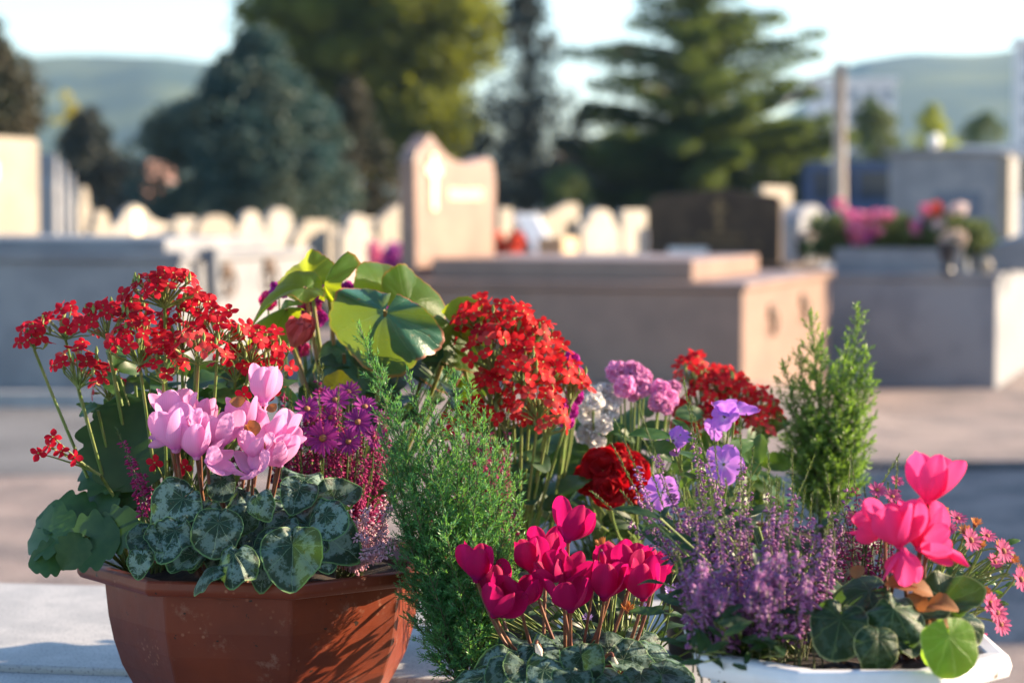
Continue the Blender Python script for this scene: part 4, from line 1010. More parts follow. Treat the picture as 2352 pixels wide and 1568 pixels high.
CL3 = [(1965, 1362, 2.30, 96, 175, .35), (1925, 1450, 2.25, 92, -100, .7), (2070, 1420, 2.24, 84, -60, .7), (2020, 1490, 2.22, 72, -90, .75), (2195, 1375, 2.30, 92, 20, .5), (2010, 1400, 2.30, 84, -130, .4), (2130, 1400, 2.28, 70, -20, .4), (2215, 1430, 2.28, 64, -10, .6), (1950, 1400, 2.34, 80, 150, .5), (2090, 1470, 2.26, 60, -100, .6), (2150, 1345, 2.36, 76, 70, .5), (1900, 1370, 2.38, 70, 160, .4)]
for i, (u, v, d, s_, a_, f_) in enumerate(CL3): leaf_at('leaf', rl3[i % 5], t, u, v, d, s_, a_, f_, U(-.25, .25), .12)
blm = round_leaf(1, .05, .16, 26, .015, seed=77, tip=.1).mesh('leaf', M_cylime, True)
o_ = leaf_at('leaf', blm, t, 2188, 1492, 2.16, 92, -80, .9, .15, .1); o_['label'] = 'bright green leaf hanging over the planter rim'
o_ = leaf_at('leaf', blm, t, 2142, 1490, 2.18, 70, -95, .8, -1.6, .1)
stalks(t, CL3 + [(2188, 1450, 2.2)], root, M_cystem)
bl = [oval_leaf(1, .42, .12, 4, -.4, .4, seed=60 + i).mesh('withered_leaf', M_brownleaf, True) for i in range(3)]
for i, (u, v, s_, a_, f_) in enumerate([(2075, 1335, 70, 170, .5), (2120, 1352, 60, 20, .5), (2165, 1385, 66, -10, .4), (2150, 1420, 70, 0, .5), (1970, 1310, 40, 80, .7), (2105, 1385, 60, 240, .6)]): leaf_at('withered_leaf', bl[i % 3], t, u, v, 2.27, s_, a_, f_, U(-.4, .4)).matrix_basis @= Matrix.Translation((0, -.5, 0))
# ------------------------------------------------------------------ needle leaved shrubs
def needles(mb, P, gap, ln, wdt, fwd, g, mi=0, k0=.0):
    """flat pointed leaves all round a twig P"""
    P = np.asarray(P); seg = np.linalg.norm(np.diff(P, axis=0), axis=1); s = np.concatenate([[0], np.cumsum(seg)])
    n = max(4, int(s[-1] / gap)); q = np.linspace(k0 * s[-1], s[-1], n)
    C = np.stack([np.interp(q, s, P[:, i]) for i in range(3)], 1)
    T = np.gradient(C, axis=0); T /= np.linalg.norm(T, axis=1)[:, None] + 1e-9
    r = g.normal(size=(n, 3)); r -= T * (T * r).sum(1)[:, None]; r /= np.linalg.norm(r, axis=1)[:, None] + 1e-9
    f = R(fwd) + g.uniform(-.25, .25, n); f = np.where(q > .93 * s[-1], f * .5, f)
    D = T * np.cos(f)[:, None] + r * np.sin(f)[:, None]; B = np.cross(D, T); B /= np.linalg.norm(B, axis=1)[:, None] + 1e-9
    l = ln * g.uniform(.7, 1.2, n)[:, None]
    up = np.cross(B, D)
    V = np.stack([C, C + D * l * .45 + B * wdt - up * wdt * .2, C + D * l + T * l * .12, C + D * l * .45 - B * wdt - up * wdt * .2], 1).reshape(-1, 3)
    mb.add(V, np.arange(4 * n).reshape(-1, 4), mi)
def shrub(t, base, tips, seed, mats, ln=.0066, wdt=.0009, dens=1.0, blen=.038, start=.2, d_j=.05, low=.3):
    g = np.random.default_rng(seed); base = Vector(base)
    for (u, v, d) in tips:
        mb = MB(); tip = at(u, v, d)
        b = base + Vector((g.uniform(-.012, .012), g.uniform(-.012, .012), 0))
        m = Vector((b.x * .45 + tip.x * .55 + g.uniform(-.006, .006), b.y * .5 + tip.y * .5, b.z * .42 + tip.z * .58))
        P = bez(b, m, tip, 24); Lt = np.linalg.norm(np.diff(P, axis=0), axis=1).sum()
        mb.tube(P, [.0016, .0005], 5, 1)
        needles(mb, P[int(24 * .45):], .0009 / dens, ln, wdt, 52, g)
        nb = int(Lt * (1 - start) / .0068 * dens); a = g.uniform(0, 6)
        for j in range(nb):
            q = start + (1 - start) * (j + .5) / nb * .97
            i = q * 23; i0 = int(i); p = P[i0] * (1 - (i - i0)) + P[min(23, i0 + 1)] * (i - i0)
            T = P[min(23, i0 + 1)] - P[max(0, i0 - 1)]; T /= np.linalg.norm(T)
            a += 2.4; r = np.array([math.cos(a), math.sin(a) * .8, .1]); r -= T * (T @ r); r /= np.linalg.norm(r)
            bl = blen * g.uniform(.55, 1.15) * (1.0 - .72 * max(0, (q - .45) / .55) ** 1.1)
            D = T * .72 + r * .68
            e = p + D * bl + np.array([0, 0, bl * .18]); mdl = p + D * bl * .5
            Q = bez(p, mdl, e, 8)
            mb.tube(Q, [.0006, .0003], 3, 1, cap=False)
            needles(mb, Q, .00125 / dens, ln * (.8 + .2 * g.random()), wdt, 50, g, 0, .12)
            if bl > .02:
                for sgn in (-1, 1):
                    side = np.cross(D, r); p2 = Q[4]; e2 = p2 + (D * .75 + side * sgn * .6) * bl * .45
                    needles(mb, bez(p2, (p2 + e2) / 2, e2, 5), .0013 / dens, ln * .85, wdt, 50, g)
        part('branch', mb, mats, t)
T1 = [(824, 742, 2.70), (868, 830, 2.68), (935, 850, 2.70), (1042, 852, 2.71), (1080, 872, 2.68), (985, 905, 2.68), (905, 930, 2.66), (1112, 945, 2.70), (1172, 1010, 2.71), (1195, 1085, 2.71), (1198, 1160, 2.70), (1140, 1010, 2.66),
      (955, 985, 2.66), (872, 985, 2.66), (880, 1070, 2.65), (905, 1160, 2.66), (1050, 990, 2.66), (1100, 1060, 2.65), (1000, 1060, 2.64), (935, 1110, 2.64), (890, 1260, 2.68), (1165, 1210, 2.66), (1150, 1310, 2.66), (925, 1340, 2.70),
      (1020, 1190, 2.62), (1085, 1230, 2.63), (975, 1290, 2.63), (1050, 1130, 2.68), (965, 1180, 2.68), (1110, 1160, 2.74), (1010, 960, 2.74), (1200, 1240, 2.73), (940, 1220, 2.74), (1050, 1330, 2.63), (945, 1420, 2.68), (1110, 1370, 2.64), (1000, 1440, 2.64), (1075, 1450, 2.62), (985, 1500, 2.64), (915, 1010, 2.72), (1150, 1110, 2.75), (1070, 1060, 2.76)]
b1 = at(1075, 1560, 2.70); b1.z = SLZ + .05
PG = Vector((b1.x, b1.y, SLZ))
pot('small black pot at the foot of the green needled shrub', PG, ([(.035, 0), (.037, .003), (.046, .045)], [(.0455, .04), (.050, .04), (.051, .050), (.049, .052), (.0455, .048)]), 24, M_green_pot, .046, SLZ + .045, 0, True, bev=0)
t = thing('needled_shrub', 'feathery bright green needled shrub beside the octagonal bowl, in sharp focus', 'shrub', b1)
shrub(t, b1 - UP * .006, T1, 5, [M_needle, M_hstem])
T2 = [(1862, 722, 3.36), (1835, 800, 3.36), (1888, 770, 3.38), (1800, 835, 3.34), (1850, 880, 3.33), (1972, 700, 3.36), (1990, 800, 3.36), (1945, 790, 3.34), (1925, 840, 3.38), (1998, 860, 3.36), (1960, 900, 3.33), (1900, 900, 3.36), (1815, 930, 3.34), (1870, 960, 3.32), (1990, 960, 3.36), (1940, 990, 3.32), (1830, 1020, 3.36), (1890, 1060, 3.32), (1975, 1060, 3.36), (1800, 1000, 3.4)]
t = thing('needled_shrub', 'twin topped green needled shrub at the right behind the purple heather', 'shrub', PC)
shrub(t, PC - UP * .008, T2, 9, [M_needle2, M_hstem], ln=.0085, wdt=.0013, dens=.8, blen=.05, start=.15)

# ------------------------------------------------------------------ heather
BELL = np.array([[0, 0, 0], [1, 0, .35], [0, 1, .35], [-1, 0, .35], [0, -1, .35], [.6, 0, .8], [0, .6, .8], [-.6, 0, .8], [0, -.6, .8], [0, 0, 1.05]])
BF = [(0, 2, 1), (0, 3, 2), (0, 4, 3), (0, 1, 4), (9, 5, 6), (9, 6, 7), (9, 7, 8), (9, 8, 5)]
BQ = [(1, 2, 6, 5), (2, 3, 7, 6), (3, 4, 8, 7), (4, 1, 5, 8)]
BUV = np.stack([np.full(10, .5), [0, .35, .35, .35, .35, .8, .8, .8, .8, 1]], 1)
def heather_sprig(base, tip, g, mats, t0=.3, t1=.86, gap=.0011, bl=.0056, br=.0013, droop=.4, sag=.0, tiptuft=True):
    """one spike: twig, bells crowded round it, a green leafy end"""
    base, tip = Vector(base), Vector(tip); mid = (base + tip) / 2 + Vector((g.uniform(-.008, .008), g.uniform(-.008, .008), sag))
    P = bez(base, mid, tip, 16); seg = np.linalg.norm(np.diff(P, axis=0), axis=1); s = np.concatenate([[0], np.cumsum(seg)]); Lt = s[-1]
    mb = MB(); mb.tube(P, [.0009, .0004], 4, 1)
    n = int(Lt * (t1 - t0) / gap); q = (t0 + (t1 - t0) * np.sort(g.random(n))) * Lt
    C = np.stack([np.interp(q, s, P[:, i]) for i in range(3)], 1); T = np.stack([np.gradient(P[:, i], s) for i in range(3)], 1)
    Tn = np.stack([np.interp(q, s, T[:, i]) for i in range(3)], 1); Tn /= np.linalg.norm(Tn, axis=1)[:, None]
    r = g.normal(size=(n, 3)); r -= Tn * (Tn * r).sum(1)[:, None]; r /= np.linalg.norm(r, axis=1)[:, None] + 1e-9
    D = r + Tn * g.uniform(-.1, .5, n)[:, None] - np.array([0, 0, droop]); D /= np.linalg.norm(D, axis=1)[:, None]
    A = np.cross(D, Tn); A /= np.linalg.norm(A, axis=1)[:, None] + 1e-9; B = np.cross(D, A)
    ln = bl * g.uniform(.6, 1.15, n) * np.clip(1.25 - .5 * (q / Lt), .5, 1.1)
    O = C + r * .0014
    V = O[:, None] + BELL[None, :, 2:3] * D[:, None] * ln[:, None, None] + (BELL[None, :, 0:1] * A[:, None] + BELL[None, :, 1:2] * B[:, None]) * br * (ln / bl)[:, None, None]
    k = np.arange(n)[:, None, None] * 10
    mb.add(V.reshape(-1, 3), (np.array(BF)[None] + k).reshape(-1, 3), 0, np.tile(BUV, (n, 1)))
    mb.Fc.append(((np.array(BQ)[None] + k).reshape(-1, 4) + mb.n - 10 * n, 0))
    if tiptuft: needles(mb, P[int(16 * t1) - 1:], .0007, .0042, .0006, 40, g, 2)
    needles(mb, P[:max(3, int(16 * t0) + 2)], .0016, .004, .0005, 50, g, 2)
    return mb
def heather(t, items, mats, seed, **kw):
    g = np.random.default_rng(seed)
    for b, tp in items: part('sprig', heather_sprig(b, tp, g, mats, **kw), [mats, M_hstem, M_hgreen], t, True)
g = np.random.default_rng(3)
def soil_pt(u, d, z): p = at(u, 1300, d); return Vector((p.x, p.y, z))
# magenta heather in the bowl
it = []
it.append((at(352, 1215, 2.70), at(268, 985, 2.67))); it.append((at(372, 1210, 2.72), at(318, 1075, 2.69))); it.append((at(340, 1225, 2.71), at(292, 1050, 2.70)))
for k in range(62):
    u = g.uniform(635, 900); v = g.uniform(850, 1100) + .12 * max(0, u - 760) + (0 if u < 700 else 35)
    d = g.uniform(2.78, 3.0); it.append((soil_pt(760 + (u - 760) * .55 + g.uniform(-30, 30), 2.90 + g.uniform(-.06, .06), SO - .004), at(u, v, d)))
for (u, v) in [(508, 850), (530, 880), (655, 850), (668, 900), (735, 815), (742, 840), (690, 960), (640, 930), (500, 900)]: it.append((soil_pt(u * .6 + 620 * .4, 2.95, SO - .004), at(u, v, 2.92)))
root = soil_pt(760, 2.90, SO - .004)
t = thing('heather', 'deep magenta heather spikes filling the right half of the octagonal bowl', 'heather', root)
heather(t, it, M_hmag, 31, t0=.22, t1=.88, gap=.0009, bl=.0072, br=.0018)
it = []
for k in range(26):
    u = g.uniform(800, 925); v = g.uniform(1120, 1270); it.append((soil_pt(800 + g.uniform(-30, 30), 2.80, SO - .004), at(u, v, g.uniform(2.66, 2.78))))
for k in range(10):
    u = g.uniform(820, 940); it.append((soil_pt(790, 2.78, SO - .004), at(u, g.uniform(1225, 1285), 2.66)))
t = thing('heather', 'pale pink heather hanging low over the right rim of the octagonal bowl', 'heather', soil_pt(800, 2.80, SO - .004))
heather(t, it, M_hpal, 33, t0=.3, t1=.95, gap=.0015, bl=.0066, br=.0016, tiptuft=False, sag=.02)
it = []
for k in range(40): it.append((Vector((PK.x - .02 + g.uniform(-.03, .03), PK.y - .03 + g.uniform(-.02, .02), PK.z - .004)), at(g.uniform(930, 1180), g.uniform(930, 1170), g.uniform(2.92, 3.05))))
t = thing('heather', 'rose red heather glimpsed through and behind the green shrub', 'heather', PK + Vector((-.02, -.03, 0)))
heather(t, it, M_hmag, 35, t0=.3, t1=.88, gap=.0011, bl=.007, br=.0018)
# purple heather in the planter
PZ = PLZ - .030
it = []
ups = [(1412, 965), (1405, 1020), (1478, 1010), (1465, 930), (1585, 925), (1600, 985), (1640, 1010), (1700, 960), (1730, 1030), (1765, 1040), (1820, 1030), (1955, 1035), (2065, 1045), (1360, 1130), (1430, 1130), (1500, 1090), (1545, 1080), (1650, 1120), (1870, 1050), (1900, 1090), (1570, 870), (1700, 1085), (1790, 1100), (1850, 1120), (1930, 1110)]
for u, v in ups: it.append((Vector((U(.20, .36) + (u - 1700) * .00012, U(2.36, 2.48), PZ)), at(u, v, U(2.42, 2.58))))
for k in range(60):
    u = g.uniform(1545, 1945); v = g.uniform(1080, 1270) + (abs(u - 1700) * .15)
    d = g.uniform(2.26, 2.50); p_ = at(u, v, d); it.append((Vector((max(.19, min(.40, p_.x * .7 + .08 + g.uniform(-.02, .02))), min(2.5, max(2.24, d + g.uniform(-.04, .02))), PZ)), p_))
t = thing('heather', 'large purple heather of many spikes arching over the white planter', 'heather', (.28, 2.38, PZ))
heather(t, it[:len(ups)], M_hpur, 41, t0=.42, t1=.80, gap=.0013, bl=.0068, br=.0017)
heather(t, it[len(ups):], M_hpur, 42, t0=.30, t1=.86, gap=.0013, sag=.02, bl=.0074, br=.0019)
it = []
for k in range(34):
    a = g.uniform(-1, 1); u = 1712 + a * 158; v = g.uniform(1290, 1440) - 60 * abs(a) + 10
    it.append((Vector((.235 + a * .06, g.uniform(2.27, 2.34), PZ)), at(u, v, g.uniform(2.17, 2.26))))
t = thing('heather', 'violet heather spikes drooping over the front of the white planter', 'heather', (.24, 2.3, PZ))
heather(t, it, M_hpur, 43, t0=.3, t1=.97, gap=.0013, sag=.075, bl=.0074, br=.0019, tiptuft=False)
it = [(Vector((.40, 2.44, PZ)), at(u, v, 2.46)) for u, v in [(1955, 1050), (2062, 1060), (1985, 1120), (2010, 1130), (2040, 1110), (1930, 1150), (1960, 1170), (2015, 1160), (1985, 1190), (1905, 1180), (1940, 1210), (1900, 1230)]]
t = thing('heather', 'pinkish heather between the purple heather and the hot pink cyclamen', 'heather', (.40, 2.44, PZ))
heather(t, it, M_hmag, 44, t0=.4, t1=.85, gap=.0010)

root = Vector((.30, 2.42, PZ))
t = thing('leafy_seedlings', 'dark green leafy undergrowth at the foot of the purple heather in the white planter', 'plant', root)
filler_later = (t, root)
# ------------------------------------------------------------------ daisies (autumn asters)
def daisy_mesh(pm_, n=22, r=.0145, W=.0016, close=.2, cm=None):
    mb = MB()
    for q in range(n):
        M = Matrix.Rotation(q * 6.2832 / n + U(-.08, .08), 4, 'Z') @ Matrix.Translation((0, .0022, 0)) @ Matrix.Rotation(close + U(-.18, .18), 4, 'X')
        add_petal(mb, M, 0, Ln=r * U(.85, 1.08), W=W, cup=.3, bend=U(-.4, .25), tipr=.75, bw=.5, nu=5, nv=3)
    mb.lathe([(.0001, .0028), (.0018, .0026), (.0034, .0012), (.0036, -.0008), (.002, -.0045), (.001, -.005)], 10, 1)
    return mb.mesh('flower', [pm_, cm or M_dcent], True)
def asters(t, items, root_fn, pm_, seed, stem_m=M_hgreen, **kw):
    mes = [daisy_mesh(pm_, **kw) for _ in range(3)]; st = MB()
    for i, (u, v, d, s_, nx, nz) in enumerate(items):
        p = at(u, v, d); nr = Vector((nx, -.8, nz)).normalized()
        put('flower', mes[i % 3], t, frame(p, nr, (U(-1, 1), .2, 1)) @ S(pm(s_, d) / .033))
        b = root_fn(u, d); st.tube(bez(b, Vector((p.x, p.y, (p.z + b.z) / 2)), p - nr * .004, 7), [.0013, .0010], 5)
    part('stems', st, stem_m, t, True)
def filler(t, n, area, m, size, seed, root, name='leaf', W=.28, up=.5, stems=True):
    """single leaves growing up through the plant: area u0, u1, v0, v1, d0, d1"""
    g = np.random.default_rng(seed); mes = [oval_leaf(1, W, .1, 4, -.35, .2, seed=seed + i).mesh(name, m, True) for i in range(3)]; st = MB()
    for i in range(n):
        u, v, d = g.uniform(*area[0:2]), g.uniform(*area[2:4]), g.uniform(*area[4:6])
        p = at(u, v, d); a = 90 + g.uniform(-95, 95)
        nrm = Vector((g.uniform(-.5, .5), -g.uniform(.2, 1), up)).normalized()
        put(name, mes[i % 3], t, frame(p, nrm, idir(a, g.uniform(-.3, .4))) @ S(pm(size * g.uniform(.6, 1.2), d)))
        b = Vector(root); b = b + Vector((g.uniform(-.02, .02), g.uniform(-.02, .02), 0)); st.tube(bez(b, (p + b) / 2 + Vector((0, 0, .01)), p, 5), .0011, 4, cap=False)
    part('leaf_stalks', st, M_kstem, t, True)
root = soil_pt(720, 2.93, SO - .004)
t = thing('aster', 'magenta purple asters with narrow rays, among the heather behind the pale pink cyclamen', 'flowers', root)
AS = [(742, 1012, 2.80, 74, -.1, .2), (705, 945, 2.84, 60, .1, .7), (770, 925, 2.86, 62, .2, .8), (822, 975, 2.84, 62, .1, .4), (838, 940, 2.88, 56, .2, .9), (760, 965, 2.85, 54, -.2, .6), (800, 1020, 2.82, 56, .1, .2), (720, 980, 2.86, 52, -.3, .4), (860, 1010, 2.84, 52, .4, .4), (690, 1010, 2.84, 50, -.2, .3), (745, 915, 2.92, 52, 0, 1), (800, 905, 2.93, 54, .1, 1), (880, 970, 2.88, 46, .3, .7)]
AS = [(u, v - 6, d, s_ * 1.18, a, b) for u, v, d, s_, a, b in AS]
asters(t, AS, lambda u, d: soil_pt(700 + (u - 700) * .6, 2.93, SO - .004), M_daisy, 51)
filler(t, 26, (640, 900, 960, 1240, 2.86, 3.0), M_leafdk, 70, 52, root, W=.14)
root = Vector((CC.x + .06, CC.y + .06, SLZ + .052))
t = thing('aster', 'low leafy aster with small lilac and faded orange heads, behind the crimson cyclamen', 'flowers', root)
asters(t, [(1541, 1361, 2.62, 46, .1, .5), (1480, 1395, 2.66, 30, 0, .9), (1350, 1420, 2.68, 30, 0, .9)], lambda u, d: root + Vector((U(-.03, .03), 0, 0)), M_lilac, 53, n=16, close=.6)
for o_ in list(t.children): pass
AO = [(1622, 1342, 2.60, 44, 0, 1.2), (1715, 1350, 2.58, 44, 0, 1.2), (1384, 1256, 2.70, 48, -.2, 1.0), (1440, 1402, 2.64, 46, 0, .8), (1545, 1312, 2.68, 34, .1, .9), (1510, 1280, 2.72, 30, 0, 1)]
mo = [daisy_mesh(M_orange, 20, .0125, .0012, .9) for _ in range(2)]; st = MB()
for i, (u, v, d, s_, nx, nz) in enumerate(AO):
    p = at(u, v, d); nr = Vector((nx, -.35, nz)).normalized(); o_ = put('flower', mo[i % 2], t, frame(p, nr, (1, .2, .3)) @ S(pm(s_, d) / .026)); o_['label'] = 'faded orange flower head'
    st.tube(bez(root + Vector((U(-.02, .03), 0, 0)), Vector((p.x, p.y, p.z - .05)), p, 7), .0012, 5)
part('stems', st, M_hgreen, t, True)
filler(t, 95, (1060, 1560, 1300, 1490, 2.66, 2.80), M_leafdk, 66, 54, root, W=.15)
root = Vector((.24, 2.36, PZ))
t = thing('leafy_seedlings', 'dark green leafy mass without flowers at the left end of the white planter', 'plant', root)
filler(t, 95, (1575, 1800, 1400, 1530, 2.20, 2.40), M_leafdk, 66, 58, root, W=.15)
# right: faded asters behind the hot pink cyclamen
root = Vector((.44, 2.50, PLZ - .028))
t = thing('aster', 'fading pink and orange asters at the right edge, behind the hot pink cyclamen', 'flowers', root)
FA = [(2165, 1180, 2.52, 46, .1, .9), (2200, 1190, 2.50, 50, .2, 1), (2240, 1205, 2.50, 50, .3, 1), (2215, 1222, 2.46, 46, 0, .7), (2268, 1230, 2.48, 48, .3, .8), (2250, 1255, 2.46, 46, .1, .6), (2295, 1258, 2.48, 48, .5, .8), (2285, 1290, 2.46, 46, .4, .6), (2325, 1288, 2.46, 48, .5, .6), (2340, 1312, 2.46, 44, .7, .5), (2180, 1215, 2.46, 44, -.2, .6), (2262, 1360, 2.44, 42, .4, .6)]
mp = [daisy_mesh(M_orange, 20, .0125, .0013, .7), daisy_mesh(M_pinkast, 20, .0135, .0018, .25), daisy_mesh(M_orange, 22, .011, .0013, 1.0)]; st = MB()
for i, (u, v, d, s_, nx, nz) in enumerate(FA):
    p = at(u, v, d); nr = Vector((nx, -.55, nz)).normalized(); put('flower', mp[i % 3], t, frame(p, nr, (1, .2, .3)) @ S(pm(s_, d) / .031)); st.tube(bez(root, Vector((p.x * .8 + root.x * .2, p.y, p.z - .05)), p, 8), .0011, 5)
for i, (u, v) in enumerate([(2290, 1405), (2298, 1432), (2240, 1465), (2275, 1385), (2305, 1265), (2230, 1240), (2345, 1330)]):
    p = at(u, v, 2.44); nr = Vector((.5, -.7, .4)).normalized(); put('flower', mp[1], t, frame(p, nr, (1, .2, .3)) @ S(.95 if i != 2 else 1.15)); st.tube(bez(root, Vector((p.x * .5 + root.x * .5, p.y, p.z + .02)), p, 8), .0011, 5)
for i in range(26):
    p = at(U(2140, 2330), U(1240, 1340), U(2.44, 2.56)); st.tube(bez(root + Vector((U(-.02, .02), 0, 0)), (p + root) / 2 + Vector((.01, 0, .03)), p, 6), .0009, 4)
part('stems', st, M_kstem, t, True)
filler(t, 60, (2130, 2320, 1230, 1400, 2.44, 2.56), M_leafg, 34, 56, root, W=.2)
# pink starry flowers left of the hot pink cyclamen
root = Vector((.37, 2.50, PLZ - .028))
t = thing('aster', 'small magenta pink asters beside the hot pink cyclamen, at its left', 'flowers', root)
asters(t, [(2015, 1125, 2.46, 46, .1, .7), (2050, 1140, 2.45, 44, .2, .6), (1995, 1160, 2.44, 42, -.1, .6), (2030, 1175, 2.44, 46, 0, .4), (1960, 1190, 2.46, 40, -.2, .6), (1985, 1215, 2.44, 36, 0, .4), (2060, 1105, 2.48, 34, .2, .8)], lambda u, d: root, M_pinkast, 57, n=16, W=.0022, close=.25)

filler(filler_later[0], 90, (1480, 1900, 1180, 1420, 2.34, 2.5), M_leafdk, 80, 59, filler_later[1], W=.12)
# ------------------------------------------------------------------ begonia
root = PB
t = thing('begonia', 'begonia with large rounded translucent leaves and a salmon bud behind the octagonal bowl', 'flowers', root)
def beg(seed, wav, cup, tip=.35, m=None, nsc=26, sc_=.03, notch=.6): return round_leaf(1, wav * 1.25, cup, nsc, sc_, seed=seed, tip=tip + .1, notch=notch, nr=12, na=80, fold=(.1, -.3, .35, -.2, .3)[seed % 5], bendy=(.25, .5, .1)[seed % 3]).mesh('leaf', m or M_begleaf, True)
crown = root + UP * .02
BL = [  # u v d size tip facing roll mesh
    (870, 750, 2.97, 136, -112, .88, -.12, beg(1, .15, .18, .3, M_begdark), (1.42, .84)),
    (1066, 780, 3.09, 118, -50, .80, .35, beg(2, .03, .08), (1, 1)),
    (965, 690, 3.10, 135, 20, .78, .3, beg(3, .04, .06), (1, .75)),
    (880, 640, 3.14, 98, 70, .80, .3, beg(4, .03, .08), (1, .9)),
    (695, 620, 3.14, 90, 130, .7, -.3, beg(5, .10, .25), (1, 1)),
    (752, 628, 3.06, 78, 95, .75, -.9, beg(6, .12, .3), (.62, 1.05)),
    (668, 660, 3.04, 108, 182, .32, .1, beg(7, .08, .2, .6), (.8, 1)),
    (634, 716, 3.08, 82, 200, .55, -.2, beg(8, .1, .2), (.7, 1)),
    (1005, 822, 3.14, 105, -60, .7, .2, beg(9, .06, .15, .3, M_begdark), (1, 1)),
    (790, 880, 3.00, 62, 15, .75, .1, beg(10, .12, .2, .3, M_begyel), (.7, 1)),
    (790, 845, 3.06, 110, -90, .7, -.1, beg(11, .06, .15, .3, M_begdark), (1, 1)),
    (640, 760, 3.12, 90, 170, .4, 0, beg(12, .08, .2), (1, 1)),
    (1085, 860, 3.16, 80, -60, .7, .2, beg(13, .08, .2), (1, 1))]
st = MB()
for (u, v, d, s_, a_, f_, ro, me, (sx, sy)) in BL:
    o_ = leaf_at('leaf', me, t, u, v, d, s_ * .93, a_, f_, ro, .05); o_.matrix_basis = o_.matrix_basis @ S(sx, sy, 1)
    p = at(u, v, d) - idir(a_, 0) * pm(s_ * .3, d)
    st.tube(bez(crown, Vector((p.x * .7 + crown.x * .3, p.y * .5 + crown.y * .5 + .02, p.z * .55 + crown.z * .45)), p, 9), [.0042, .0026], 7)
st.tube([root - UP * .005, crown], [.009, .006], 8)
part('stalks', st, M_begstem, t, True)
filler(t, 46, (640, 1060, 800, 1010, 3.03, 3.2), M_leafdk, 105, 64, root - UP * .004, W=.34)
def ruffle(n, r, layers, g, m, wave=.35, W=.55, flat=.5):
    mb = MB()
    for k in range(layers):
        q = (k + 1) / layers
        for i in range(n):
            M = Matrix.Rotation(i * 6.2832 / n + k * .7 + g.uniform(-.2, .2), 4, 'Z') @ Matrix.Rotation((1 - q) * 1.25 + flat * .3 + g.uniform(-.2, .2), 4, 'X')
            add_petal(mb, M @ Matrix.Translation((0, .0006, 0)), 0, Ln=r * (.45 + .55 * q) * g.uniform(.9, 1.1), W=r * W * (.5 + .5 * q), cup=.15, bend=g.uniform(-.5, .4), wave=wave, tipr=.55, bw=.3, nu=7, nv=9, ph=g.uniform(0, 6))
    return mb.mesh('flower', m, True)
gq = np.random.default_rng(77)
bud = MB(); fr = frame((0, 0, 0), (0, 0, 1), (0, 1, 0))
for k in range(7): add_petal(bud, Matrix.Rotation(k * .9, 4, 'Z') @ Matrix.Translation((0, .002 + .0008 * k, 0)) @ Matrix.Rotation(1.25 - .05 * k, 4, 'X'), 0, Ln=.046, W=.019, cup=.5, bend=.6, wave=.12, nu=9, nv=7, tipr=.6)
p = at(672, 792, 3.03); bm = put('flower', bud.mesh('flower', M_salmon, True), t, frame(p, (.35, -.55, .75), (0, 1, 0)))
mb = MB(); mb.tube(bez(crown, at(700, 860, 3.08), p, 8), .002, 6); part('flower_stalk', mb, M_begstem, t, True)
# magenta flowers seen between the begonia leaves
root = Vector((PB.x - .03, PB.y + .02, PB.z))
t = thing('pink_blossoms', 'bright magenta blossoms showing between the begonia leaves', 'flowers', root)
rm = [ruffle(6, .014, 3, gq, M_stockm) for _ in range(3)] + [ruffle(6, .015, 3, gq, petal_mat('rose_petals', (.72, .05, .22), (.66, .06, .24), .35)) for _ in range(2)]
st = MB()
for i, (u, v, s_) in enumerate([(640, 668, 50), (615, 690, 44), (690, 640, 46), (712, 700, 56), (730, 730, 50), (700, 735, 46), (798, 668, 52), (850, 680, 54), (880, 690, 44), (836, 652, 42), (725, 685, 44), (640, 790, 46), (655, 770, 40), (820, 690, 44), (690, 800, 44), (760, 660, 40)]):
    d = 3.20; p = at(u, v, d); nr = Vector((U(-.3, .5), -1, U(.1, .9))); put('flower', rm[(i * 3 + (2 if i > 4 else 0)) % 5], t, frame(p, nr, (U(-1, 1), .2, 1)) @ S(pm(s_, d) / .03)); st.tube(bez(root, Vector((p.x, p.y, (p.z + root.z) / 2)), p, 7), .0014, 5)
part('stems', st, M_kstem, t, True)
# ------------------------------------------------------------------ scarlet heads further back
K2 = [(1100, 725, 3.08, 62, 40, 12), (1175, 735, 3.06, 60, 46, 12), (1225, 770, 3.06, 60, 46, 12), (1130, 800, 3.04, 64, 50, 13), (1200, 840, 3.02, 66, 52, 14), (1270, 830, 3.06, 56, 50, 11), (1310, 880, 3.08, 46, 50, 9), (1130, 890, 3.04, 50, 52, 11), (1235, 915, 3.02, 62, 52, 13), (1160, 950, 3.04, 52, 40, 10), (1255, 960, 3.04, 54, 40, 10), (1090, 960, 3.06, 40, 46, 7), (1060, 770, 3.10, 40, 40, 6), (1040, 985, 3.04, 40, 44, 5)]
t = thing('kalanchoe', 'round scarlet kalanchoe head behind the top of the green shrub', 'flowers', PK)
flower_heads(t, K2, [PK - UP * .004], petal_mat('orange_scarlet_petals', (.62, .012, .018), (.56, .03, .02), .36, (.85, .03, .04)), k=1.25, seed=8, limit=100)
filler(t, 26, (1130, 1300, 980, 1180, 3.05, 3.2), M_kleaf, 100, 61, PK - UP * .004, W=.34)
K3 = [(1590, 850, 3.36, 44, 38, 9), (1650, 875, 3.36, 46, 38, 10), (1610, 910, 3.34, 46, 40, 9), (1690, 900, 3.36, 44, 36, 9), (1745, 920, 3.36, 40, 36, 8), (1700, 950, 3.34, 40, 34, 7), (1570, 950, 3.34, 36, 34, 6), (1770, 955, 3.38, 26, 26, 4), (1640, 965, 3.32, 44, 40, 8), (1575, 985, 3.34, 36, 36, 5), (1745, 975, 3.32, 30, 30, 4)]
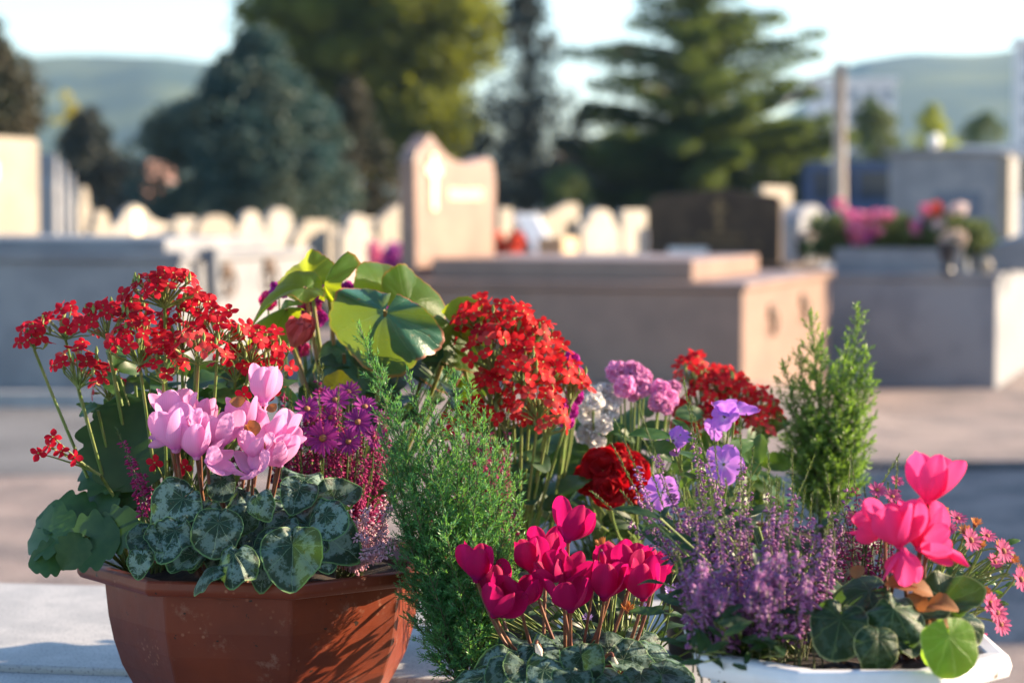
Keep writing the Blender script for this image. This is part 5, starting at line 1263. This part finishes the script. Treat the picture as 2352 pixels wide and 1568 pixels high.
t = thing('kalanchoe', 'smaller scarlet kalanchoe behind the violet flowers, left of the twin topped shrub', 'flowers', PT)
flower_heads(t, K3, [PT - UP * .004], bpy.data.materials['orange_scarlet_petals'], k=1.25, seed=12, limit=90)
filler(t, 22, (1570, 1780, 1000, 1200, 3.34, 3.46), M_leafg, 95, 62, PT - UP * .004, W=.3)
filler(kal1, 64, (220, 620, 835, 1040, 2.84, 2.97), M_leafg, 92, 63, bs[2], W=.26)
# ------------------------------------------------------------------ ruffled stock flowers
def stock(label, root, items, m, seed, name='stock_flower', leaves=None, size=.03):
    g = np.random.default_rng(seed); t = thing(name, label, 'flowers', root); me = [ruffle(7, .0145, 3, g, m, .4) for _ in range(3)]; st = MB()
    for i, (u, v, d, s_) in enumerate(items):
        p = at(u, v, d); nr = Vector((g.uniform(-.5, .5), -1, g.uniform(0, .9))); put('flower', me[i % 3], t, frame(p, nr, (g.uniform(-1, 1), .2, 1)) @ S(pm(s_, d) / size))
        r_ = Vector(root) - UP * .004; st.tube(bez(r_, Vector((p.x * .8 + r_.x * .2, p.y, (p.z + r_.z) / 2)), p, 8), .0015, 5)
    part('stems', st, M_kstem, t, True)
    if leaves: filler(t, leaves[0], leaves[1], leaves[2], leaves[3], seed + 1, Vector(root) - UP * .004, W=.26)
    return t
stock('white ruffled flower spike left of the pink ruffled heads', PS + Vector((-.02, 0, 0)), [(1345, 905, 3.22, 56), (1385, 905, 3.24, 58), (1350, 950, 3.20, 58), (1395, 945, 3.22, 56), (1350, 995, 3.20, 54), (1370, 1015, 3.20, 46), (1362, 925, 3.19, 54), (1385, 975, 3.2, 50), (1410, 920, 3.24, 46)], M_stockw, 71, leaves=(34, (1215, 1440, 990, 1190, 3.2, 3.34), M_leafg, 110))
stock('tall pink ruffled flower head above the white flower spike', PS + Vector((.02, .01, 0)), [(1425, 860, 3.26, 62), (1460, 855, 3.26, 58), (1470, 890, 3.24, 60), (1435, 890, 3.22, 58), (1410, 850, 3.28, 46), (1450, 905, 3.24, 44), (1480, 868, 3.28, 46)], M_stockp, 72, leaves=(16, (1420, 1560, 950, 1150, 3.26, 3.4), M_leafg, 95))
stock('smaller pink ruffled flower head just right of the tall pink one', PS + Vector((.035, 0, 0)), [(1515, 895, 3.24, 52), (1535, 915, 3.24, 52), (1510, 925, 3.22, 50), (1545, 890, 3.28, 40), (1530, 935, 3.22, 40)], M_stockp, 73)
stock('pink and magenta ruffled flowers at the right edge of the round scarlet head', PK + Vector((.03, .02, 0)), [(1310, 830, 3.14, 50), (1330, 870, 3.14, 50), (1320, 910, 3.12, 46), (1305, 940, 3.10, 50), (1300, 965, 3.10, 46), (1318, 855, 3.12, 40)], M_stockm, 74)
# deep red double bloom
root = PS + Vector((.045, -.03, 0)); t = thing('double_bloom', 'large deep red double bloom behind the upright purple heather spikes', 'flowers', root)
gq = np.random.default_rng(5); st = MB()
for (u, v, s_, d, nx) in [(1385, 1080, 120, 3.10, -.3), (1440, 1085, 110, 3.14, .3), (1400, 1125, 100, 3.08, -.1), (1460, 1120, 80, 3.14, .5), (1350, 1100, 84, 3.12, -.6), (1420, 1050, 80, 3.16, .1)]:
    s_ *= .86; p = at(u, v, d); put('flower', ruffle(5, .034, 3, gq, M_redruf, .16, .8, .1), t, frame(p, (nx, -1, .35), (0, .2, 1)) @ S(pm(s_, d) / .064)); st.tube(bez(root - UP * .004, Vector((p.x, p.y, (p.z + root.z) / 2)), p + Vector((0, .004, 0)), 7), .002, 6)
part('stems', st, M_kstem, t, True)
filler(t, 14, (1330, 1480, 1120, 1230, 3.1, 3.2), M_leafdk, 80, 76, root - UP * .004, W=.3)
# ------------------------------------------------------------------ violet five petalled flowers
def five(g, r=.02):
    mb = MB()
    for i in range(5):
        M = Matrix.Rotation(i * 1.2566 + g.uniform(-.12, .12), 4, 'Z') @ Matrix.Translation((0, .001, 0)) @ Matrix.Rotation(g.uniform(-.1, .35), 4, 'X')
        add_petal(mb, M, 0, Ln=r, W=r * .48, cup=.1, bend=g.uniform(-.5, .1), wave=.14, tipr=.62, bw=.22, nu=9, nv=9, ph=g.uniform(0, 6), notch=.12)
    mb.tube([(0, 0, -.012), (0, 0, -.004), (0, 0, .003)], [.0012, .0018, .0012], 6, 1)
    return mb.mesh('flower', [M_impat, M_kstem], True)
root = PV; t = thing('violet_flower', 'violet five petalled flowers with pale centres, standing above the purple heather', 'flowers', root)
g5 = np.random.default_rng(19); st = MB()
for (u, v, s_, d, nx, ny, nz) in [(1688, 945, 124, 2.98, .1, -.35, 1), (1665, 958, 90, 2.96, -.5, -.5, .5), (1548, 1012, 78, 2.94, -.8, -.4, .4), (1562, 1000, 60, 2.97, .4, -.5, .8), (1662, 1066, 104, 2.90, .1, -1, .25), (1522, 1130, 94, 2.84, -.1, -1, .15), (1508, 1118, 60, 2.88, -.6, -.7, .5), (1640, 985, 60, 2.98, -.5, -.6, -.3)]:
    p = at(u, v, d); nr = Vector((nx, ny, nz)).normalized(); put('flower', five(g5), t, frame(p, nr, (g5.uniform(-1, 1), .3, .8)) @ S(pm(s_, d) / .043)); r_ = root - UP * .004; st.tube(bez(r_, Vector((p.x * .8 + r_.x * .2, p.y * .8 + r_.y * .2, (p.z + r_.z) / 2)), p - nr * .011, 9), .0016, 6)
part('stems', st, M_kstem, t, True)
filler(t, 40, (1500, 1760, 1000, 1230, 2.9, 3.1), M_leafg, 80, 81, root - UP * .004, W=.22)
